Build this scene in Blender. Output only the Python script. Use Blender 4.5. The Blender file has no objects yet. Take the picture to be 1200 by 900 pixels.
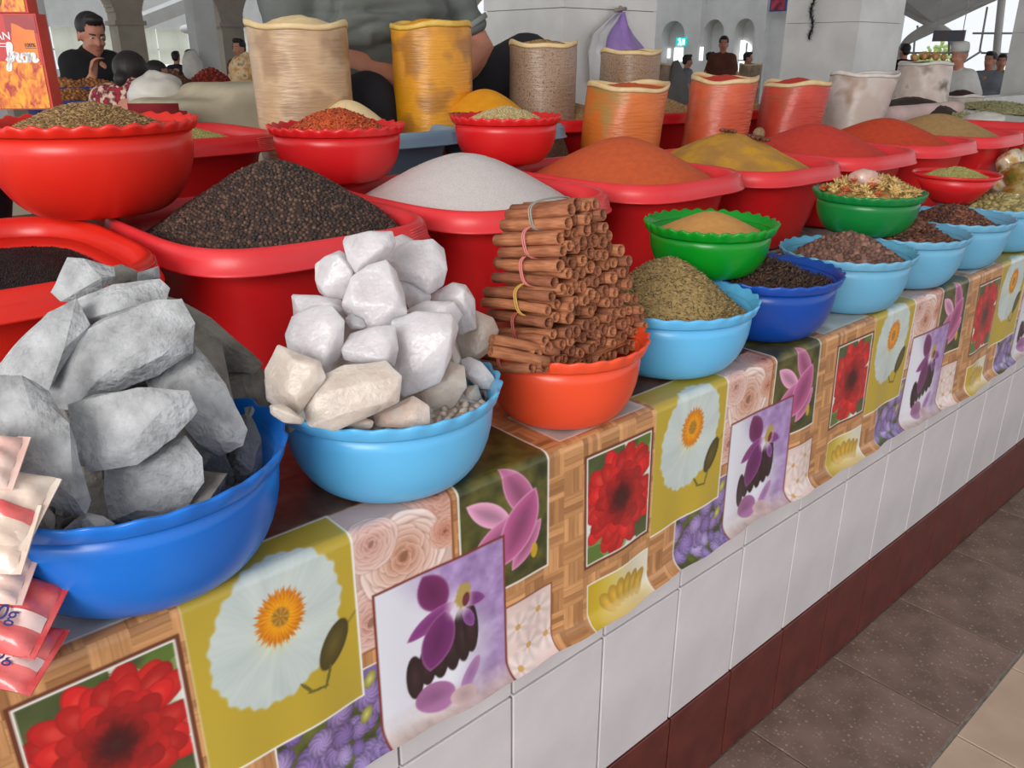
import bpy, bmesh, math, random
import numpy as np
from mathutils import Vector, Matrix
random.seed(7); RNG = np.random.default_rng(7)
SC = bpy.context.scene
COL = SC.collection
# ------------------------------------------------------------------ camera
HC = 1.42; FPX = 973.0; PITCH = math.atan(388 / 973.0); AZ = math.radians(48.2)
cam_d = bpy.data.cameras.new('camera'); cam = bpy.data.objects.new('camera', cam_d); COL.objects.link(cam)
cam_d.sensor_width = 36.0; cam_d.lens = FPX / 1200 * 36.0; cam_d.clip_start = 0.02; cam_d.clip_end = 400
cam.location = (0, 0, HC); cam.rotation_euler = (math.pi / 2 - PITCH, 0, AZ - math.pi / 2)
SC.camera = cam
# ------------------------------------------------------------------ world, lights, exposure
w = bpy.data.worlds.new('sky'); SC.world = w; w.use_nodes = True
bg = w.node_tree.nodes['Background']; bg.inputs[0].default_value = (0.93, 0.96, 1.0, 1); bg.inputs[1].default_value = 1.15
def area(name, loc, target, sx, sy, power, col):
    d = bpy.data.lights.new(name, 'AREA'); d.shape = 'RECTANGLE'; d.size = sx; d.size_y = sy; d.energy = power; d.color = col
    o = bpy.data.objects.new(name, d); COL.objects.link(o); o.location = loc
    o.rotation_euler = (Vector(target) - Vector(loc)).to_track_quat('-Z', 'Y').to_euler(); return o
area('window_daylight', (-5.3, -1.9, 3.5), (1.0, 1.0, 1.0), 4.5, 3.0, 520, (1.0, 0.97, 0.93))
SC.view_settings.view_transform = 'Standard'; SC.view_settings.look = 'None'
SC.view_settings.exposure = -0.18; SC.view_settings.gamma = 1.0; SC.view_settings.use_curve_mapping = False

# ------------------------------------------------------------------ helpers
_f = np.array([math.cos(AZ), math.sin(AZ), 0.0]); _u = np.array([0, 0, 1.0])
CF = _f * math.cos(PITCH) - _u * math.sin(PITCH); CU = _u * math.cos(PITCH) + _f * math.sin(PITCH); CR = np.cross(CF, CU)
def at(px, py, Y):
    d = CF + CR * (px - 600) / FPX - CU * (py - 450) / FPX
    return Vector(np.array([0, 0, HC]) + d * (Y / d[1]))
def onz(px, py, z):
    d = CF + CR * (px - 600) / FPX - CU * (py - 450) / FPX
    return Vector(np.array([0, 0, HC]) + d * ((z - HC) / d[2]))
def dist(p): return float((np.array(p) - np.array([0, 0, HC])) @ CF)
def lin(c):
    c = np.asarray(c, float) / 255.0
    return np.where(c <= 0.04045, c / 12.92, ((c + 0.055) / 1.055) ** 2.4)
def rgba(c): return (*[float(x) for x in lin(c)], 1.0)

def tag(o, label=None, cat=None, group=None, kind=None):
    if label: o['label'] = label
    if cat: o['category'] = cat
    if group: o['group'] = group
    if kind: o['kind'] = kind
    return o
def mesh(name, V, F, smooth=True):
    me = bpy.data.meshes.new(name)
    me.from_pydata([tuple(v) for v in V], [], [tuple(f) for f in F]); me.update()
    if smooth: me.polygons.foreach_set('use_smooth', [True] * len(me.polygons))
    return me
def obj(name, me, mat=None, parent=None, loc=None, rot=None):
    o = bpy.data.objects.new(name, me); COL.objects.link(o)
    if mat is not None and me is not None and len(me.materials) == 0: me.materials.append(mat)
    if parent is not None: o.parent = parent
    if loc is not None: o.location = loc
    if rot is not None: o.rotation_euler = rot
    return o
def empty(name, loc=(0, 0, 0), rz=0.0, parent=None):
    o = bpy.data.objects.new(name, None); COL.objects.link(o); o.location = loc; o.rotation_euler = (0, 0, rz); o.empty_display_size = 0.05
    if parent is not None: o.parent = parent
    return o
class MB:
    def __init__(s): s.V = []; s.F = []
    def add(s, V, F):
        n = len(s.V); s.V += [tuple(v) for v in V]; s.F += [tuple(i + n for i in f) for f in F]; return s
    def box(s, a, b):
        x0, y0, z0 = a; x1, y1, z1 = b
        return s.add([(x0, y0, z0), (x1, y0, z0), (x1, y1, z0), (x0, y1, z0), (x0, y0, z1), (x1, y0, z1), (x1, y1, z1), (x0, y1, z1)],
                     [(0, 3, 2, 1), (4, 5, 6, 7), (0, 1, 5, 4), (1, 2, 6, 5), (2, 3, 7, 6), (3, 0, 4, 7)])
    def tube(s, pts, rad, n=8, cap=True):
        pts = [Vector(p) for p in pts]; m = len(pts)
        rad = rad if hasattr(rad, '__len__') else [rad] * m
        up = Vector((0.13, 0.21, 0.97)); V = []
        for i, p in enumerate(pts):
            t = (pts[min(i + 1, m - 1)] - pts[max(i - 1, 0)]).normalized()
            a = t.cross(up)
            if a.length < 1e-3: a = t.cross(Vector((1, 0, 0)))
            a.normalize(); b = a.cross(t).normalized(); up = b
            for k in range(n):
                q = 2 * math.pi * k / n; V.append(p + (a * math.cos(q) + b * math.sin(q)) * rad[i])
        F = [(i * n + k, i * n + (k + 1) % n, (i + 1) * n + (k + 1) % n, (i + 1) * n + k) for i in range(m - 1) for k in range(n)]
        if cap: F += [tuple(range(n))[::-1], tuple((m - 1) * n + k for k in range(n))]
        return s.add(V, F)
    def ball(s, c, r, n=10, m=7, rot=None):
        r = r if hasattr(r, '__len__') else (r, r, r); V = []
        for i in range(m + 1):
            t = math.pi * i / m
            for k in range(n):
                q = 2 * math.pi * k / n
                v = Vector((r[0] * math.sin(t) * math.cos(q), r[1] * math.sin(t) * math.sin(q), r[2] * math.cos(t)))
                if rot is not None: v = rot @ v
                V.append(Vector(c) + v)
        F = [(i * n + k, (i + 1) * n + k, (i + 1) * n + (k + 1) % n, i * n + (k + 1) % n) for i in range(m) for k in range(n)]
        return s.add(V, F)
    def cap(s, p0, p1, r0, r1, n=12):
        p0 = Vector(p0); p1 = Vector(p1); L = [p0 + (p1 - p0) * t for t in (0, .25, .5, .75, 1)]
        s.tube(L, [r0 + (r1 - r0) * t for t in (0, .25, .5, .75, 1)], n); s.ball(p0, r0, n, 8); s.ball(p1, r1, n, 8); return s
    def build(s, name, mat=None, parent=None, smooth=True, loc=None, rot=None):
        return obj(name, mesh(name, s.V, s.F, smooth), mat, parent, loc, rot)
def loft(loops, close0=True, close1=True):
    n = len(loops[0]); V = [p for l in loops for p in l]
    F = [(i * n + k, i * n + (k + 1) % n, (i + 1) * n + (k + 1) % n, (i + 1) * n + k) for i in range(len(loops) - 1) for k in range(n)]
    if close0: F.append(tuple(range(n))[::-1])
    if close1: F.append(tuple((len(loops) - 1) * n + k for k in range(n)))
    return V, F
def recalc(me):
    b = bmesh.new(); b.from_mesh(me); bmesh.ops.remove_doubles(b, verts=b.verts, dist=1e-6); bmesh.ops.recalc_face_normals(b, faces=b.faces); b.to_mesh(me); b.free(); return me
def bevel_box(sx, sy, sz, r=0.002, seg=1, name='box'):
    b = bmesh.new(); bmesh.ops.create_cube(b, size=1.0)
    for v in b.verts: v.co = Vector((v.co.x * sx, v.co.y * sy, v.co.z * sz))
    bmesh.ops.bevel(b, geom=b.edges[:], offset=r, segments=seg, affect='EDGES')
    me = bpy.data.meshes.new(name); b.to_mesh(me); b.free(); return me
def remesh(mb, voxel, smooth_it=6, name='body', disp=None):
    me = mesh(name, mb.V, mb.F); o = bpy.data.objects.new('tmp', me); COL.objects.link(o)
    m = o.modifiers.new('r', 'REMESH'); m.mode = 'VOXEL'; m.voxel_size = voxel
    s = o.modifiers.new('s', 'SMOOTH'); s.iterations = smooth_it; s.factor = 0.5
    dg = bpy.context.evaluated_depsgraph_get(); out = bpy.data.meshes.new_from_object(o.evaluated_get(dg)); out.name = name
    bpy.data.objects.remove(o); bpy.data.meshes.remove(me)
    out.polygons.foreach_set('use_smooth', [True] * len(out.polygons)); out.materials.clear()
    if disp:
        co = np.empty(len(out.vertices) * 3); out.vertices.foreach_get('co', co); co = co.reshape(-1, 3)
        no = np.empty(len(out.vertices) * 3); out.vertices.foreach_get('normal', no); no = no.reshape(-1, 3)
        co += no * disp(co)[:, None]; out.vertices.foreach_set('co', co.ravel()); out.update()
    return out

# ------------------------------------------------------------------ materials
def mat(name, c1, c2=None, scale=20.0, rough=0.5, bump=0.0, bscale=200.0, coat=0.0, coat_rough=0.1, sss=0.0, sss_r=0.01, spec=0.5, metal=0.0,
        rnd=False, ramp=(0.35, 0.65), c3=None, stretch=(1, 1, 1), btype='noise', trans=0.0, bstretch=None, detail=4.0, alpha=1.0, attr=None, distortion=0.0):
    m = bpy.data.materials.new(name); m.use_nodes = True; nt = m.node_tree; N = nt.nodes; L = nt.links
    p = N['Principled BSDF']; p.inputs['Roughness'].default_value = rough; p.inputs['Metallic'].default_value = metal
    p.inputs['Specular IOR Level'].default_value = spec; p.inputs['Coat Weight'].default_value = coat; p.inputs['Coat Roughness'].default_value = coat_rough
    if sss > 0:
        p.inputs['Subsurface Weight'].default_value = sss; p.inputs['Subsurface Scale'].default_value = sss_r; p.inputs['Subsurface Radius'].default_value = (1.0, 0.85, 0.75)
    p.inputs['Base Color'].default_value = rgba(c1); p.inputs['Alpha'].default_value = alpha
    tc = N.new('ShaderNodeTexCoord'); mp = N.new('ShaderNodeMapping'); mp.inputs['Scale'].default_value = stretch; L.new(tc.outputs['Object'], mp.inputs[0])
    if attr:
        a = N.new('ShaderNodeAttribute'); a.attribute_name = attr; L.new(a.outputs['Color'], p.inputs['Base Color'])
    elif c2 is not None:
        r = N.new('ShaderNodeValToRGB'); r.color_ramp.elements[0].color = rgba(c1); r.color_ramp.elements[1].color = rgba(c2)
        r.color_ramp.elements[0].position = ramp[0]; r.color_ramp.elements[1].position = ramp[1]
        if c3 is not None:
            e = r.color_ramp.elements.new((ramp[0] + ramp[1]) / 2); e.color = rgba(c3)
        if rnd:
            oi = N.new('ShaderNodeObjectInfo'); L.new(oi.outputs['Random'], r.inputs[0])
        else:
            nz = N.new('ShaderNodeTexNoise'); nz.inputs['Scale'].default_value = scale; nz.inputs['Detail'].default_value = detail; nz.inputs['Distortion'].default_value = distortion
            L.new(mp.outputs[0], nz.inputs['Vector']); L.new(nz.outputs['Fac'], r.inputs[0])
        L.new(r.outputs[0], p.inputs['Base Color'])
    if bump > 0:
        if btype == 'voronoi': b = N.new('ShaderNodeTexVoronoi'); out = b.outputs['Distance']
        elif btype == 'wave':
            b = N.new('ShaderNodeTexWave'); b.bands_direction = 'Z'; b.inputs['Distortion'].default_value = 6.0; b.inputs['Detail'].default_value = 3.0; out = b.outputs['Fac']
        else: b = N.new('ShaderNodeTexNoise'); b.inputs['Detail'].default_value = 5.0; out = b.outputs['Fac']
        b.inputs['Scale'].default_value = bscale; mb_ = N.new('ShaderNodeMapping'); mb_.inputs['Scale'].default_value = bstretch or stretch; L.new(tc.outputs['Object'], mb_.inputs[0]); L.new(mb_.outputs[0], b.inputs['Vector'])
        bp = N.new('ShaderNodeBump'); bp.inputs['Strength'].default_value = bump; bp.inputs['Distance'].default_value = 0.004
        L.new(out, bp.inputs['Height']); L.new(bp.outputs[0], p.inputs['Normal'])
        if coat > 0: L.new(bp.outputs[0], p.inputs['Coat Normal'])
    if trans > 0:
        t = N.new('ShaderNodeBsdfTranslucent'); t.inputs[0].default_value = rgba(c1); mx = N.new('ShaderNodeMixShader'); mx.inputs[0].default_value = trans
        L.new(p.outputs[0], mx.inputs[1]); L.new(t.outputs[0], mx.inputs[2]); L.new(mx.outputs[0], N['Material Output'].inputs[0])
    return m
def clear_plastic(name, col=(235, 235, 235), fac=0.45, rough=0.12):
    m = bpy.data.materials.new(name); m.use_nodes = True; nt = m.node_tree; N = nt.nodes; L = nt.links
    p = N['Principled BSDF']; p.inputs['Base Color'].default_value = rgba(col); p.inputs['Roughness'].default_value = rough
    t = N.new('ShaderNodeBsdfTransparent'); mx = N.new('ShaderNodeMixShader'); mx.inputs[0].default_value = fac
    L.new(t.outputs[0], mx.inputs[1]); L.new(p.outputs[0], mx.inputs[2]); L.new(mx.outputs[0], N['Material Output'].inputs[0])
    nz = N.new('ShaderNodeTexNoise'); nz.inputs['Scale'].default_value = 30; tc = N.new('ShaderNodeTexCoord'); L.new(tc.outputs['Object'], nz.inputs['Vector'])
    b = N.new('ShaderNodeBump'); b.inputs['Strength'].default_value = 0.6; b.inputs['Distance'].default_value = 0.004; L.new(nz.outputs['Fac'], b.inputs['Height']); L.new(b.outputs[0], p.inputs['Normal'])
    return m
def lampmat(name, col, strength):
    m = bpy.data.materials.new(name); m.use_nodes = True; p = m.node_tree.nodes['Principled BSDF']
    p.inputs['Base Color'].default_value = rgba(col); p.inputs['Emission Color'].default_value = rgba(col); p.inputs['Emission Strength'].default_value = strength; return m
M = {}
M['white_tile'] = mat('white_tile', (216, 211, 213), (204, 199, 202), scale=6, rough=0.22, bump=0.03, bscale=60)
M['brown_tile'] = mat('brown_tile', (104, 46, 40), (84, 36, 32), scale=14, rough=0.35, bump=0.05, bscale=90)
M['grout'] = mat('grout', (150, 144, 138), (120, 114, 110), scale=40, rough=0.9)
M['terrazzo'] = mat('terrazzo', (108, 88, 79), (134, 112, 102), scale=9, rough=0.5, bump=0.05, bscale=120)
M['beige_tile'] = mat('beige_tile', (196, 172, 152), (182, 158, 138), scale=8, rough=0.4)
M['cloth_print'] = mat('cloth_print', (255, 255, 255), rough=0.33, attr='print', coat=0.25, coat_rough=0.25, spec=0.4)
M['marble'] = mat('marble', (222, 220, 216), (206, 204, 200), scale=5, rough=0.4, bump=0.03, bscale=30, detail=8)
M['plaster'] = mat('plaster', (214, 214, 212), (204, 204, 202), scale=3, rough=0.9)
M['plaster_warm'] = mat('plaster_warm', (176, 166, 150), (164, 154, 140), scale=3, rough=0.9)
M['wood_board'] = mat('wood_board', (120, 84, 52), (92, 62, 38), scale=8, rough=0.7, stretch=(1, 12, 1))
RED = mat('red_plastic', (222, 34, 38), (212, 28, 32), scale=5, rough=0.33, bump=0.015, bscale=40, sss=0.15, sss_r=0.01)
RED2 = mat('red_orange_plastic', (232, 46, 30), (222, 36, 26), scale=5, rough=0.32, sss=0.15, sss_r=0.01)
ORANGE = mat('orange_plastic', (244, 84, 46), (238, 74, 40), scale=5, rough=0.3, sss=0.15, sss_r=0.01)
REDP = mat('red_pink_highlight_plastic', (234, 62, 68), (226, 52, 58), scale=9, rough=.36, bump=.02, bscale=40, sss=.15, sss_r=.01)  # scuffed pinker lip, lightened further so its colour carries the rim highlight
BLUE = mat('blue_plastic', (26, 118, 216), (20, 106, 204), scale=5, rough=0.28, bump=0.02, bscale=15, sss=0.1, sss_r=0.01)
DKBLUE = mat('dark_blue_plastic', (16, 74, 168), (12, 66, 156), scale=5, rough=0.3)
LTBLUE = mat('light_blue_plastic', (92, 180, 232), (106, 188, 236), scale=5, rough=0.3, bump=0.02, bscale=12, sss=0.1, sss_r=0.01)
PALEBLUE = mat('pale_blue_plastic', (112, 176, 208), (98, 166, 204), scale=6, rough=0.35)
GREEN = mat('green_plastic', (4, 150, 34), (4, 138, 30), scale=5, rough=0.28, sss=0.1, sss_r=0.01)
GREEN2 = mat('green_plastic_deep', (20, 128, 58), (16, 118, 52), scale=5, rough=0.3)
GREYBLUE = mat('grey_blue_plastic', (132, 160, 182), (118, 146, 170), scale=5, rough=0.35)
NAVY = mat('navy_plastic', (40, 58, 92), (34, 50, 80), scale=5, rough=0.35)
PALERED = mat('scuffed_red_plastic', (232, 88, 84), (222, 66, 64), scale=60, rough=0.5, bump=0.3, bscale=400)

# ------------------------------------------------------------------ the setting: counter front, floor, counter top
YF = 0.7254; ZT = 0.917
wf = MB().box((-1.2, YF + 0.008, 0.0), (6.6, YF + 0.12, ZT - 0.004)).build('wall_front', M['grout'], smooth=False)
tag(wf, 'white tiled counter front with brown tile base', 'counter wall', kind='structure')
TW = 0.2005; X_J = 0.850 - 5 * TW * 2
t_up = bevel_box(TW - 0.004, 0.010, 0.290 - 0.004, 0.0015, name='tile')
t_full = bevel_box(TW - 0.004, 0.010, 0.300 - 0.004, 0.0015, name='tile'); t_br = bevel_box(TW - 0.004, 0.012, 0.232 - 0.003, 0.0015, name='tile')
for me_, m_ in ((t_up, 'white_tile'), (t_full, 'white_tile'), (t_br, 'brown_tile')): me_.materials.append(M[m_])
for i in range(36):
    x = X_J + (i + 0.5) * TW
    obj('tile', t_full, parent=wf, loc=(x, YF + 0.005, 0.232 + 0.150)); obj('tile', t_up, parent=wf, loc=(x, YF + 0.005, 0.533 + 0.145))
    obj('tile', t_br, parent=wf, loc=(x + 0.006, YF + 0.004, 0.116))
fl = MB().box((-3, -3, -0.06), (34, 40, -0.004)).build('floor', M['grout'], smooth=False); tag(fl, 'market hall floor of dark terrazzo and beige tiles', 'floor', kind='structure')
def terrazzo():
    m = M['terrazzo']; N = m.node_tree.nodes; L = m.node_tree.links; p = N['Principled BSDF']; src = p.inputs['Base Color'].links[0].from_socket
    v = N.new('ShaderNodeTexVoronoi'); v.inputs['Scale'].default_value = 130; tc = N.new('ShaderNodeTexCoord'); L.new(tc.outputs['Object'], v.inputs['Vector'])
    r = N.new('ShaderNodeValToRGB'); r.color_ramp.interpolation = 'CONSTANT'; e = r.color_ramp.elements
    L.new(v.outputs['Color'], r.inputs[0]); e[0].color = (0, 0, 0, 1); e[1].position = 0.62; e[1].color = (0.35, 0.35, 0.35, 1); q = e.new(0.8); q.color = (1, 1, 1, 1)
    d = N.new('ShaderNodeMath'); d.operation = 'LESS_THAN'; d.inputs[1].default_value = 0.42; L.new(v.outputs['Distance'], d.inputs[0])
    mu = N.new('ShaderNodeMath'); mu.operation = 'MULTIPLY'; L.new(r.outputs[0], mu.inputs[0]); L.new(d.outputs[0], mu.inputs[1])
    mm = N.new('ShaderNodeMath'); mm.operation = 'MULTIPLY'; mm.inputs[1].default_value = 0.5; L.new(mu.outputs[0], mm.inputs[0])
    mx = N.new('ShaderNodeMix'); mx.data_type = 'RGBA'; L.new(mm.outputs[0], mx.inputs[0]); L.new(src, mx.inputs[6]); mx.inputs[7].default_value = rgba((190, 172, 156)); L.new(mx.outputs[2], p.inputs['Base Color'])
terrazzo()
ft = bevel_box(0.366 - 0.003, 0.313 - 0.003, 0.02, 0.0015, name='tile'); ft.materials.append(M['terrazzo'])
for i in range(-6, 16): obj('tile', ft, parent=fl, loc=(1.735 + 0.366 * (i + 0.5), 0.412 + 0.1565, -0.0098))
bt = bevel_box(0.33 - 0.004, 0.33 - 0.004, 0.02, 0.0015, name='tile'); bt.materials.append(M['beige_tile'])
for i in range(-5, 14):
    for j in range(3): obj('tile', bt, parent=fl, loc=(1.70 + 0.33 * (i + 0.5), 0.409 - 0.33 * (j + 0.5), -0.0095))
ct = MB().box((-1.2, YF + 0.02, ZT - 0.05), (6.6, 2.5, ZT - 0.004)).build('counter_top', M['grout'], smooth=False); tag(ct, 'counter top slab under the flowered oilcloth', 'counter', kind='structure')
rs = MB().box((-0.6, 1.80, ZT), (6.4, 2.52, 1.02)).build('display_riser', M['wood_board'], smooth=False); tag(rs, 'wooden riser that lifts the back row of tubs and bags', 'riser')

# ------------------------------------------------------------------ the printed oilcloth
PER = 0.7125; U0 = 0.9403
def vnoise(x, y, seed=0):
    xi = np.floor(x).astype(np.int64); yi = np.floor(y).astype(np.int64); xf = x - xi; yf = y - yi
    def h(a, b):
        n = (a * 374761393 + b * 668265263 + seed * 1442695041) & 0x7fffffff
        n = ((n ^ (n >> 13)) * 1274126177) & 0x7fffffff
        return ((n ^ (n >> 16)) & 0xffff) / 65535.0
    sx = xf * xf * (3 - 2 * xf); sy = yf * yf * (3 - 2 * yf)
    return (h(xi, yi) * (1 - sx) + h(xi + 1, yi) * sx) * (1 - sy) + (h(xi, yi + 1) * (1 - sx) + h(xi + 1, yi + 1) * sx) * sy
def fbm(x, y, seed=0): return (vnoise(x, y, seed) + 0.5 * vnoise(2 * x, 2 * y, seed + 1) + 0.25 * vnoise(4 * x, 4 * y, seed + 2)) / 1.75
def sm(a, b, x):
    t = np.clip((x - a) / (b - a), 0, 1); return t * t * (3 - 2 * t)
def C3(*c): return np.array(c, float)
def paint(u, v):
    """colour (0..255) of the print at u along the counter (one period) and v below the edge; both in metres"""
    n = u.shape
    # parquet
    s = 0.037; ci = np.floor(u / s); cj = np.floor(v / s); par = ((ci + cj) % 2) > 0.5
    loc = np.where(par, (u / s) % 1, (v / s) % 1); lon = np.where(par, v, u); st = np.floor(loc * 4)
    tone = vnoise(ci * 7.3 + st * 3.1, cj * 5.7 + st * 1.7 + par * 11, 3); grain = fbm(lon * 30 + st * 17, loc * 22 + ci * 9, 5)
    col = C3(190, 136, 88) + (tone[..., None] - .5) * C3(70, 60, 46) + (grain[..., None] - .5) * C3(36, 34, 28)
    edge = np.minimum(loc * 4 % 1, 1 - loc * 4 % 1); col *= (0.86 + 0.14 * sm(0, .12, edge))[..., None]
    def over(mask, c):
        nonlocal col
        mask = np.clip(mask, 0, 1)[..., None]; col = col * (1 - mask) + c * mask
    aa = 0.0009
    def rect(u0, u1, v0, v1, g=0.0): return sm(-aa, aa, u - u0 + g) * sm(-aa, aa, u1 + g - u) * sm(-aa, aa, v - v0 + g) * sm(-aa, aa, v1 + g - v)
    def ell(cx, cy, a, b, ang=0.0, wob=0.0, nw=9, soft=.06, seed=0, lens=0.0):
        c_, s_ = math.cos(ang), math.sin(ang); dx, dy = u - cx, v - cy; x = (dx * c_ + dy * s_) / a; y = (-dx * s_ + dy * c_) / b
        r = np.hypot(x, y); th = np.arctan2(y, x)
        if lens: r = r * (1 - lens) + lens * (np.abs(x) + y * y if a < b else np.abs(y) + x * x)
        if wob: r = r / (1 + wob * (np.sin(th * nw + seed) * .5 + np.sin(th * nw * 2.3 + 1 + seed) * .5))
        return 1 - sm(1 - soft, 1 + soft, r), r, th
    def rose(R, cx, cy, r0, c_in, c_out):
        c_in, c_out = np.array(c_in, float), np.array(c_out, float); m_, r_, _t = ell(cx, cy, r0, r0); over(R * m_, c_out * .9)
        for k in range(7):
            f = 1 - k / 7.0; n_ = 5 if k < 4 else 3
            for q in range(n_):
                an = 2 * math.pi * (q + .37 * k * 1.7) / n_ + cx * 40; d = r0 * .48 * f; a = r0 * (.50 * f + .06); m_, r_, _t = ell(cx + d * math.cos(an), cy + d * math.sin(an), a, a * 1.25, an, .04, 3, .05, an)
                c = c_out * f + c_in * (1 - f); over(R * m_, c * (.82 + .2 * sm(.3, 1, r_))[..., None]); over(R * m_ * sm(.88, .97, r_) * .35, np.minimum(c_out * 1.06, 250)); over(R * sm(.97, 1.02, r_) * (1 - sm(1.02, 1.14, r_)) * .25, c_in * .7)
        m_, r_, _t = ell(cx, cy, r0 * .09, r0 * .13, .5); over(R * m_, c_in * .72)
    R = rect(-.1, .338, -.2, -.052); over(R * .85, C3(84, 58, 48) + (fbm(u * 40, v * 40, 18)[..., None] - .5) * 70)  # dark picture on the top, its brown deepened with the shade between bowls
    # tops of pictures lying on the counter, seen between the bowls
    R = rect(.525, .7, -.12, -.014); over(rect(.525, .7, -.12, -.014, .0025), C3(236, 234, 226)); over(R, C3(196, 198, 192) + (fbm(u * 40, v * 40, 8)[..., None] - .5) * 60)
    # tulip on dark meadow
    over(rect(.338, .487, -.16, .17, .0028), C3(240, 236, 230)); R = rect(.338, .487, -.16, .17)
    f = fbm(u * 55, v * 55, 11)[..., None]; g = fbm(u * 26, v * 26, 15)[..., None]
    over(R, C3(46, 48, 24) * (1 - f) + C3(120, 112, 52) * f + (g - .5) * C3(60, 44, 20))
    for (cx, cy, a, b, an, c) in ((.437, .040, .020, .056, -.55, (176, 98, 138)), (.386, .052, .016, .046, -.95, (214, 150, 182)), (.448, .120, .016, .040, .75, (190, 110, 150)), (.398, .092, .022, .060, 1.15, (186, 104, 148)), (.436, .088, .030, .056, .55, (172, 84, 132))):
        m_, r_, _t = ell(cx, cy, a, b, an, lens=.75); over(R * m_, C3(*c) * (.82 + .3 * sm(0, 1, r_))[..., None]); over(R * m_ * sm(.84, 1.0, r_) * .6, C3(236, 200, 218))
    m_, r_, _t = ell(.462, .135, .006, .012); over(R * m_ * .9, C3(214, 170, 40))
    # roses with a brown frame
    over(rect(.19, .328, -.05, .165, .0), C3(150, 92, 54)); R = rect(.19, .324, -.05, .162)
    f = fbm(u * 34, v * 34, 21)[..., None]; over(R, C3(228, 196, 186) * (1 - f * .35) + C3(140, 110, 96) * f * .3)
    over(R * sm(.55, .75, fbm(u * 60, v * 60, 23)) * .8 * sm(.285, .32, u + .3 * np.abs(v - .09)), C3(74, 70, 40))
    rose(R, .312, -.01, .042, (196, 130, 108), (226, 184, 170)); rose(R, .205, .125, .05, (214, 156, 140), (232, 200, 190)); rose(R, .255, .055, .058, (206, 138, 108), (240, 216, 208)); rose(R, .315, .045, .022, (196, 122, 96), (224, 176, 158)); rose(R, .212, .02, .035, (216, 160, 146), (232, 198, 188))
    # purple berries
    over(rect(.072, .22, .187, .40, .0025), C3(236, 232, 226)); R = rect(.072, .22, .187, .40)
    f = fbm(u * 48, v * 48, 31)[..., None]; over(R, C3(44, 50, 26) * (1 - f) + C3(118, 122, 50) * f)
    rr = np.random.default_rng(5)
    for k in range(46):
        cx, cy, a = .07 + .15 * rr.random(), .19 + .15 * rr.random(), .010 + .011 * rr.random()
        if cx + cy < .30: continue
        m_, r_, t_ = ell(cx, cy, a, a * 1.1, 0, .05, 7); tt = rr.random()
        over(R * m_, (C3(122, 96, 158) * (1 - tt) + C3(168, 146, 196) * tt) * (1.08 - .35 * r_ ** 2 + .1 * np.sin(t_ * 9 + r_ * 14))[..., None])
    for (cx, cy) in ((.135, .212), (.198, .205), (.19, .255)):
        m_, r_, _t = ell(cx, cy, .008, .013, .4); over(R * m_, C3(206, 200, 110) * (1.05 - .4 * r_)[..., None])
    # poppy
    over(rect(0.0, .187, -.05, .222, .0028), C3(242, 240, 232)); R = rect(0.0, .187, -.05, .222)
    f = fbm(u * 9, v * 9, 41)[..., None]; over(R, C3(196, 164, 44) * (1 - f) + C3(182, 160, 64) * f)
    m_, r_, _t = ell(.172, .112, .034, .0022, -.75); over(R * m_ * .5, C3(110, 106, 40))
    m_, r_, th = ell(.093, .073, .074, .094, .32, .035, 13, .03); stre = .5 + .5 * np.sin(th * 60 + 3 * np.sin(th * 7)); k = fbm(np.cos(th) * 3 + 9, np.sin(th) * 3 + r_ * 1.4, 45)
    over(R * m_, (C3(214, 222, 216) - C3(34, 30, 26) * (k[..., None] * .9 + stre[..., None] * .10 * sm(.2, .8, r_)[..., None])) + C3(20, 10, -30) * (1 - sm(0, .5, r_))[..., None])
    m_, r_, th = ell(.097, .06, .027, .033, .2, .14, 23, .08); rays = .5 + .5 * np.sin(th * 31 + r_ * 9)
    over(R * m_, C3(226, 140, 16) + C3(20, 34, 6) * rays[..., None] - C3(30, 40, 0) * sm(.4, 1, r_)[..., None]); m_, r_, th = ell(.097, .06, .010, .012, 0, .1, 8, .15); over(R * m_, C3(146, 102, 34) + C3(50, 40, 20) * (.5 + .5 * np.sin(th * 8))[..., None])
    m_, r_, _t = ell(.155, .128, .0155, .032, .5); over(R * m_, C3(92, 80, 34) * (1.15 - .4 * r_)[..., None])
    for (cx, cy, a, b, an) in ((.144, .166, .0022, .016, .35), (.130, .176, .014, .002, .15), (.116, .166, .0022, .012, -.6)):
        m_, r_, _t = ell(cx, cy, a, b, an); over(R * m_, C3(104, 100, 40))
    # orchid on white and lilac
    over(rect(.212, .406, .092, .5, .0035), C3(126, 52, 40)); R = rect(.212, .406, .092, .5); f = fbm(u * 70, v * 70, 51)[..., None]
    k = sm(.27, .37, u + .05 * np.sin(v * 20))[..., None]; over(R, C3(226, 226, 236) * (1 - k) + (C3(168, 138, 190) + (f - .5) * 60) * k)
    over(R * sm(.27, .33, v), (C3(190, 168, 160) + (f - .5) * 50))
    for (cx, cy, a, b) in ((.262, .240, .0135, .034), (.281, .232, .0125, .030), (.299, .226, .0125, .034), (.317, .218, .0125, .038), (.334, .208, .013, .042), (.348, .202, .0125, .040)):
        m_, r_, _t = ell(cx, cy, a, b, -.05); over(R * m_, C3(40, 24, 28) + C3(22, 14, 18) * (1 - sm(0, .9, r_))[..., None])
    for (cx, cy, a, b, an, c) in ((.294, .126, .022, .034, -.45, (112, 40, 92)), (.290, .166, .013, .040, 1.2, (136, 60, 128)), (.298, .200, .024, .044, .30, (108, 40, 100)), (.352, .16, .010, .024, -1.2, (128, 62, 130)), (.345, .185, .008, .018, -.4, (132, 70, 140))):
        m_, r_, _t = ell(cx, cy, a, b, an, lens=.5); over(R * m_, C3(*c) * (.85 + .25 * r_)[..., None]); over(R * m_ * sm(.85, 1, r_) * .4, C3(206, 170, 210))
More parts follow.
